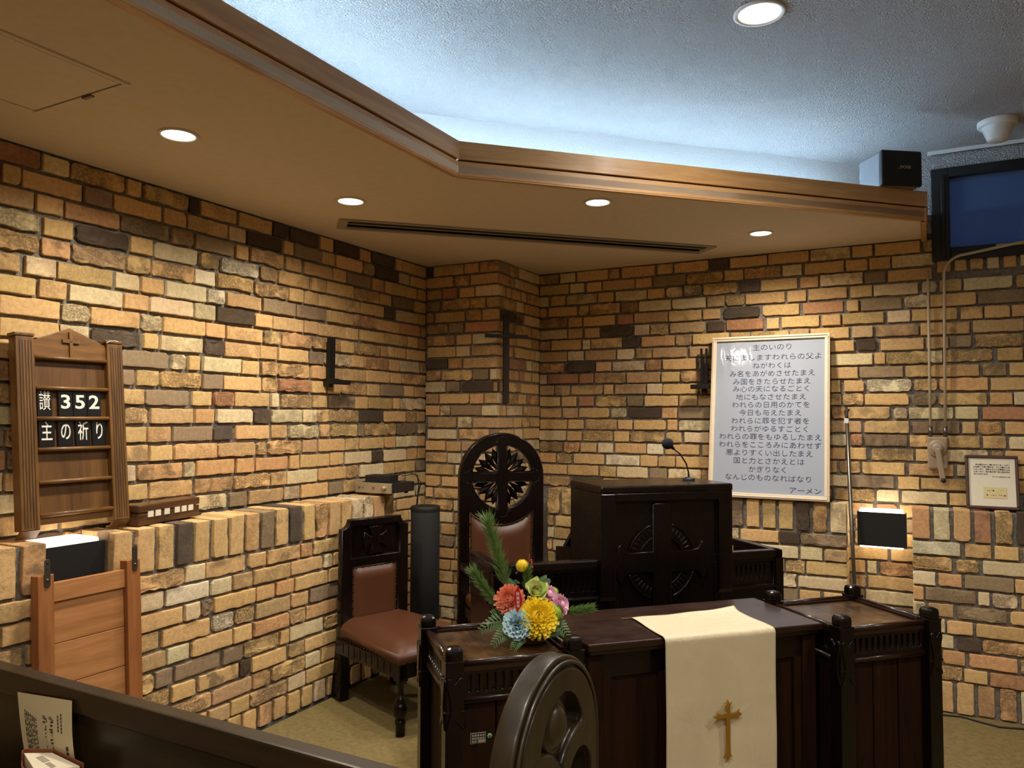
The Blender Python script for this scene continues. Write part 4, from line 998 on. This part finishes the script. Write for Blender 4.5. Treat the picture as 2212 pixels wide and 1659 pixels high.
# ------------------------------------------------------------------ low chair at the left
t = thing('side_chair', 'low dark chair with brown leather and a carved cross by the left wall', 'chair', (-2.720, 3.468, 0), math.radians(71))
W2 = .217
outer = [(-W2, .0), (-W2+.055, 0), (-W2+.055, .33), (W2-.055, .33), (W2-.055, 0), (W2, 0), (W2, .915)] + arc(W2, .965, .05, 270, 180, 8)[1:] + [(-W2+.05, .965)] + arc(-W2, .965, .05, 0, -90, 8)[1:]
rec = [(-.158, .755), (.158, .755), (.158, .905), (.142, .925), (-.142, .925), (-.158, .905)]
leat = [(-.148, .385), (.148, .385), (.148, .705), (-.148, .705)]
m = MB(); plate(m, [outer, rec, leat], .022, .044, .006); bk = m.build('back_frame', 'dark', t)
m = MB(); m.b2((-.17, .022, .74), (.17, .036, .935)); pn = m.build('recessed_panel', 'dark', bk)
m = MB(); pat = []
for q in range(4):
    for x, y in ((.018, .022), (.045, .028), (.074, .048), (.076, 0), (.074, -.048), (.045, -.028), (.018, -.022))[::-1]:
        a = q*PI/2; pat.append((x*math.cos(a)-y*math.sin(a), .842+x*math.sin(a)+y*math.cos(a)))
plate(m, [pat], .014, .018, .004); m.build('carved_cross', 'dark', pn)
m = MB()
def lea2(u, v):
    x = -.143+.286*u; z = .388+.314*v; b_ = max(0, min(1, min(u, 1-u)*7))**.6*max(0, min(1, min(v, 1-v)*7))**.6
    return (x, .014-.026*b_, z)
m.grid(lea2, 20, 20); m.build('leather_back', 'leather', t)
m = MB(); studs(m, [(sx*.141, .008, .40+.043*k) for sx in (-1, 1) for k in range(8)], .005); studs(m, [(-.12+.04*k, .008, .697) for k in range(7)], .005); m.build('stud', 'brass', t)
SD = .60
m = MB()
def seatfn(u, v):
    y = .0-SD*v; hw3 = .225+.03*v; x = -hw3+2*hw3*u; e = min(1, min(u, 1-u)*6)**.5; e2 = min(1, (1-v)*6)**.5
    return (x*(1-.02*(1-e2)), y, .385+.05*e*e2+.012*math.sin(PI*u)*math.sin(PI*min(1, v*1.1)))
m.grid(seatfn, 24, 24)
b = bmesh.new(); m.poly([(-.225, 0, .34), (.225, 0, .34), (.257, -SD, .34), (-.257, -SD, .34)], (0, 0, .048)); m.build('seat', 'leather', t, True)
m = MB(); studs(m, [(-.257+.03*k, -SD-.004, .345) for k in range(18)], .004); studs(m, [(sx*(.228+.03*k/18), -.03-.03*k, .345) for sx in (-1, 1) for k in range(19)], .004); m.build('stud', 'brass', t)
m = MB(); m.b2((-.25, -SD, .27), (.25, -SD+.025, .342), .003); m.b2((-.25, -SD, .27), (-.225, 0, .342), .003); m.b2((.225, -SD, .27), (.25, 0, .342), .003)
for k in range(9): m.b2((-.2525, -.52+k*.055, .285), (-.2495, -.505+k*.055, .335), .001); m.b2((-.21+k*.052, -SD-.0025, .285), (-.195+k*.052, -SD+.0005, .335), .001)
m.build('seat_rail', 'dark_x', t)
for sx in (-1, 1):
    m = MB(); m.box((sx*.226, -SD+.026, .30), (.052, .052, .086), None, .004); m.lathe([(.026, .26), (.021, .245), (.015, .215), (.015, .185), (.026, .178), (.026, .170), (.02, .168), (.033, .155), (.040, .128), (.037, .105), (.025, .085), (.018, .078), (.027, .074), (.027, .06), (.023, .05), (.023, 0), (0, 0)], (sx*.226, -SD+.026, 0), 28); m.build('front_leg', 'dark', t)
    m = MB(); m.poly([(sx*W2, .0, .34), (sx*W2, .05, .34), (sx*W2, .10, 0), (sx*W2, .04, 0)], (-sx*.055, 0, 0)); m.build('back_leg', 'dark', t)

# ------------------------------------------------------------------ flower arrangement
FR = Vector((math.cos(YAW), -math.sin(YAW), 0)); FF = Vector((-math.sin(YAW), -math.cos(YAW), 0))
fo = W45(.842, 2.47, .783)
t = thing('flower_arrangement', 'new year flower arrangement with pine in a wooden bowl on the pedestal', 'flowers', fo, -YAW)
rg = random.Random(8)                                 # local axes: x to the right, y away from the hall, z up
m = MB(); m.lathe([(0, .004), (.05, .004), (.052, 0), (.058, 0), (.07, .018), (.088, .055), (.09, .062), (.083, .062), (.06, .03), (0, .02)], n=40); m.build('bowl', 'bowl', t)
m = MB(); m.sphere((0, 0, .055), .072, 16, 10, (1, 1, .45)); m.build('moss', 'darkleaf', t)
def basis(n):
    n = n.normalized(); a = Vector((0, 0, 1)) if abs(n.z) < .9 else Vector((1, 0, 0)); x = a.cross(n).normalized(); return x, n.cross(x), n
def petal(m, c, d, side, up, L, w_, curl=.3, cup=.2, tip=.5, n=5):
    rows = []
    for i in range(n+1):
        s = i/n; ww = w_*(.35+.65*math.sin(min(1, s*1.25)*PI/2))*(1 if s < .7 else 1-(1-tip)*((s-.7)/.3)**2)
        cen = c + d*L*s + up*L*curl*s*s
        rows.append([m.bm.verts.new(cen + side*ww*q + up*abs(q)*ww*cup) for q in (-1, 0, 1)])
    for a, b in zip(rows, rows[1:]):
        for k in range(2):
            f = m.bm.faces.new((a[k], a[k+1], b[k+1], b[k])); f.smooth = True; f.material_index = m.idx
def mum(name, mat, c, axis, R, rings):
    m = MB(); X, Y, N = basis(Vector(axis)); c = Vector(c)
    for n, el, L, w_, curl in rings:
        ph = rg.random()*6
        for k in range(n):
            a = ph+2*PI*k/n+rg.uniform(-.08, .08); r_ = X*math.cos(a)+Y*math.sin(a); e = math.radians(el+rg.uniform(-5, 5))
            d = r_*math.cos(e)+N*math.sin(e); u = N*math.cos(e)-r_*math.sin(e)
            petal(m, c+r_*R*.06, d, d.cross(u), u, R*L*rg.uniform(.92, 1.06), R*w_, curl, .25)
    m.sphere(c+N*R*.22, R*.42, 12, 8)
    return m.build(name, mat, t)
def tof(x, z, y=0): return Vector((x, y, z))
full = [(22, -14, .98, .13, .05), (22, 0, 1.0, .13, .08), (22, 13, .96, .125, .1), (21, 25, .92, .12, .12), (20, 37, .88, .11, .14), (18, 48, .84, .10, .15), (16, 58, .80, .09, .16), (13, 68, .76, .08, .18), (9, 77, .73, .07, .2), (6, 85, .71, .06, .2)]
mum('yellow_chrysanthemum', 'yellow', (.026, -.075, .095), (.1, -1, .45), .066, full)
mum('coral_chrysanthemum', 'orange', (-.063, -.05, .145), (-.25, -1, .35), .050, [(22, -34, .92, .15, .1)] + full)
mum('pink_daisy', 'pink', (.098, -.03, .125), (.75, -.55, .3), .038, full[1:6])
mum('pink_daisy', 'pink', (.066, -.01, .155), (.3, -.8, .6), .030, full[1:6])
def pompon(name, mat, c, r, n=260):
    m = MB(); m.sphere(c, r*.84, 24, 16)
    for k in range(n):
        z = 1-2*(k+.5)/n; a = k*2.39996; q = math.sqrt(1-z*z); N = Vector((q*math.cos(a), q*math.sin(a), z)); X, Y, _ = basis(N)
        petal(m, Vector(c)+N*r*.78, N, X, Y, r*.26, r*.055, .25, .4, .6, 2)
    return m.build(name, mat, t)
pompon('yellow_billy_button', 'yellow', (-.022, -.01, .250), .0215)
pompon('green_pompon', 'lime', (.083, -.06, .108), .027); pompon('green_pompon', 'lime', (.083, -.0, .160), .018, 160)
# rose
m = MB(); c = Vector((.026, -.03, .168)); X, Y, N = basis(Vector((.05, -.75, .65)))
for k in range(16):
    a = k*2.4; rr_ = .006+.0021*k; el = math.radians(80-3.4*k); r_ = X*math.cos(a)+Y*math.sin(a); d = r_*math.cos(el)+N*math.sin(el); u = N*math.cos(el)-r_*math.sin(el)
    petal(m, c+r_*rr_*.35-N*.012, d, d.cross(u), u, .026+.0011*k, .013+.0012*k, .35, .42, .8, 5)
m.build('cream_rose', 'rose', t)
# carnation
m = MB(); c = Vector((-.036, -.088, .078)); X, Y, N = basis(Vector((-.2, -1, .25)))
for ring, (n, el, L) in enumerate(((6, 6, .050), (6, 26, .048), (5, 45, .043), (4, 63, .038), (3, 80, .034))):
    for k in range(n):
        a = 2*PI*k/n+ring*.6; r_ = X*math.cos(a)+Y*math.sin(a); e = math.radians(el); d = r_*math.cos(e)+N*math.sin(e); u = N*math.cos(e)-r_*math.sin(e); sd = d.cross(u)
        g = []
        for i in range(6):
            s = i/5; row = []
            for j in range(11):
                q = j/5-1; ruff = math.sin(j*2.5+ring*1.7+k)*.006*s*s
                row.append(m.bm.verts.new(c+d*(L*s*(1-.12*q*q)+(.002*math.sin(j*4.1) if i == 5 else 0))+sd*(q*L*.62*(.35+.65*s))+u*(ruff+.006*s*s)))
            g.append(row)
        for i in range(5):
            for j in range(10):
                f = m.bm.faces.new((g[i][j], g[i][j+1], g[i+1][j+1], g[i+1][j])); f.smooth = True
m.build('pale_blue_carnation', 'blue', t)
# pine
def pine(p0, p1, r0, nd, L, bend=(0, 0, 0)):
    p0, p1 = Vector(p0), Vector(p1); m = MB(); mid = (p0+p1)/2+Vector(bend)
    def P(s): return p0*(1-s)**2+mid*2*s*(1-s)+p1*s*s
    m.tube([P(k/8) for k in range(9)], [.0035-.002*k/8 for k in range(9)], 6); m.idx = 1
    for k in range(nd):
        s = r0+(1-r0)*(k/nd)**.9; c = P(s); ax = (P(min(1, s+.02))-P(s-.02)).normalized(); X, Y, N = basis(ax); a = k*2.39996+rg.uniform(-.3, .3); e = math.radians(rg.uniform(48, 66))
        d = (X*math.cos(a)+Y*math.sin(a))*math.cos(e)+N*math.sin(e); l_ = L*rg.uniform(.75, 1.1); X2, Y2, _ = basis(d); w2 = .0008
        tip = c+d*l_; q = [m.bm.verts.new(c+X2*w2*math.cos(b)+Y2*w2*math.sin(b)) for b in (0, 2.09, 4.19)]; q2 = [m.bm.verts.new(c+d*l_*.7+X2*w2*math.cos(b)+Y2*w2*math.sin(b)) for b in (0, 2.09, 4.19)]; tv = m.bm.verts.new(tip)
        for i in range(3):
            f = m.bm.faces.new((q[i], q[(i+1) % 3], q2[(i+1) % 3], q2[i])); f.material_index = 1
            f = m.bm.faces.new((q2[i], q2[(i+1) % 3], tv)); f.material_index = 1
    return m.build('pine_branch', ['stemb', 'pine'], t)
pine((-.05, .03, .06), (-.14, .045, .39), .32, 460, .058, (.01, 0, 0))
pine((-.055, .01, .06), (-.185, .01, .225), .30, 330, .042, (-.005, 0, -.01))
pine((0, .02, .1), (-.006, -.015, .235), .45, 200, .036)
pine((.06, .02, .085), (.205, .0, .108), .42, 300, .034, (0, 0, -.004))
# fern and leaves
def fern(p0, p1, wid, n=9, bend=(0, 0, .02)):
    p0, p1 = Vector(p0), Vector(p1); mid = (p0+p1)/2+Vector(bend); m = MB()
    P = lambda s: p0*(1-s)**2+mid*2*s*(1-s)+p1*s*s
    m.tube([P(k/8) for k in range(9)], .0012, 5); tn = Vector((0, -1, .35)).normalized()
    for k in range(n):
        s = .18+.8*k/(n-1); c = P(s); ax = (P(min(1, s+.03))-P(s-.03)).normalized(); sd = ax.cross(tn).normalized(); up = sd.cross(ax)
        L = wid*(1-.75*s)*1.15+.006
        for q in (-1, 1):
            d = (sd*q*.8+ax*.6).normalized(); petal(m, c, d, d.cross(up).normalized(), up, L, L*.13, -.12, .1, .2, 4)
    return m.build('fern_leaf', 'fern', t)
for a, b, w_, bd in (((-.05, -.04, .07), (-.155, -.07, .055), .034, (0, 0, .03)), ((-.05, -.05, .06), (-.115, -.10, .016), .03, (0, -.01, .02)), ((-.015, -.075, .055), (-.052, -.115, -.006+.012), .026, (0, -.01, .01)), ((.06, -.03, .08), (.128, -.065, .028), .03, (.01, 0, .02)), ((-.05, -.02, .09), (-.12, -.04, .098), .028, (0, 0, .01)), ((-.04, .0, .11), (-.1, 0, .15), .026, (0, 0, .01)), ((.03, -.06, .055), (.09, -.08, .05), .026, (0, 0, .0)), ((-.04, .03, .14), (-.075, .03, .195), .02, (0, 0, .01)), ((.04, .03, .16), (.062, .03, .2), .022, (0, 0, .01))): fern(a, b, w_, 9, bd)
m = MB()
for c, d, L in (((-.035, .0, .17), (-.8, 0, .45), .035), ((-.03, 0, .19), (-.5, 0, .2), .03), ((.05, 0, .19), (.8, 0, .2), .032), ((-.035, 0, .232), (-.3, 0, -.4), .018), ((.055, -.02, .12), (.9, -.2, .1), .04), ((-.075, -.02, .115), (-.9, -.2, -.2), .045), ((.07, -.03, .07), (.8, -.3, -.25), .05), ((-.06, -.03, .07), (-.8, -.4, -.2), .05)):
    d = Vector(d).normalized(); up = Vector((0, -.8, .6)); sd = d.cross(up).normalized(); petal(m, Vector(c), d, sd, sd.cross(d), L*.8, L*.22, .1, .15, .1, 5)
m.build('ivy_leaf', 'darkleaf', t)
# berries
bs = bpy.data.objects.new('berry_branch', None); C.objects.link(bs); bs.parent = t
m = MB(); m.tube([(.002, -.055, .12), (.006, -.05, .15), (.014, -.045, .188)], .0016, 6); m.tube([(-.004, -.005, .23), (0, -.005, .262), (.002, -.005, .288)], .0011, 6); m.build('twig', 'stemb', bs)
for c in ((.0195, -.047, .190), (.012, -.055, .163), (.009, -.058, .150), (.006, -.06, .145), (.002, -.062, .136), (.0075, -.01, .268), (.0095, -.01, .261), (.011, -.01, .245)):
    m = MB(); m.sphere(c, .0042, 10, 7); m.build('berry', 'berry', bs)
# red new year pick
m = MB(); z0 = .118
pk = [(-.006, 0), (.008, .022), (.011, .045), (.004, .066), (-.001, .088), (-.004, .088), (-.0125, .064), (-.016, .05), (-.012, .03)]
plate(m, [[(x, z0+z) for x, z in pk]], 0, .0016, .0004); fg = m.build('red_pick', 'red', t); fg.location = (-.034, -.105, 0)
m = MB()
for k, (x, z, s_) in enumerate(((-.004, .060, '謹'), (-.003, .046, '賀'), (-.002, .033, '新'), (-.002, .021, '年'))): put_text(m, s_, .012, x, -.0012, z0+z)
m.build('gilt_print', 'cardwhite', fg)
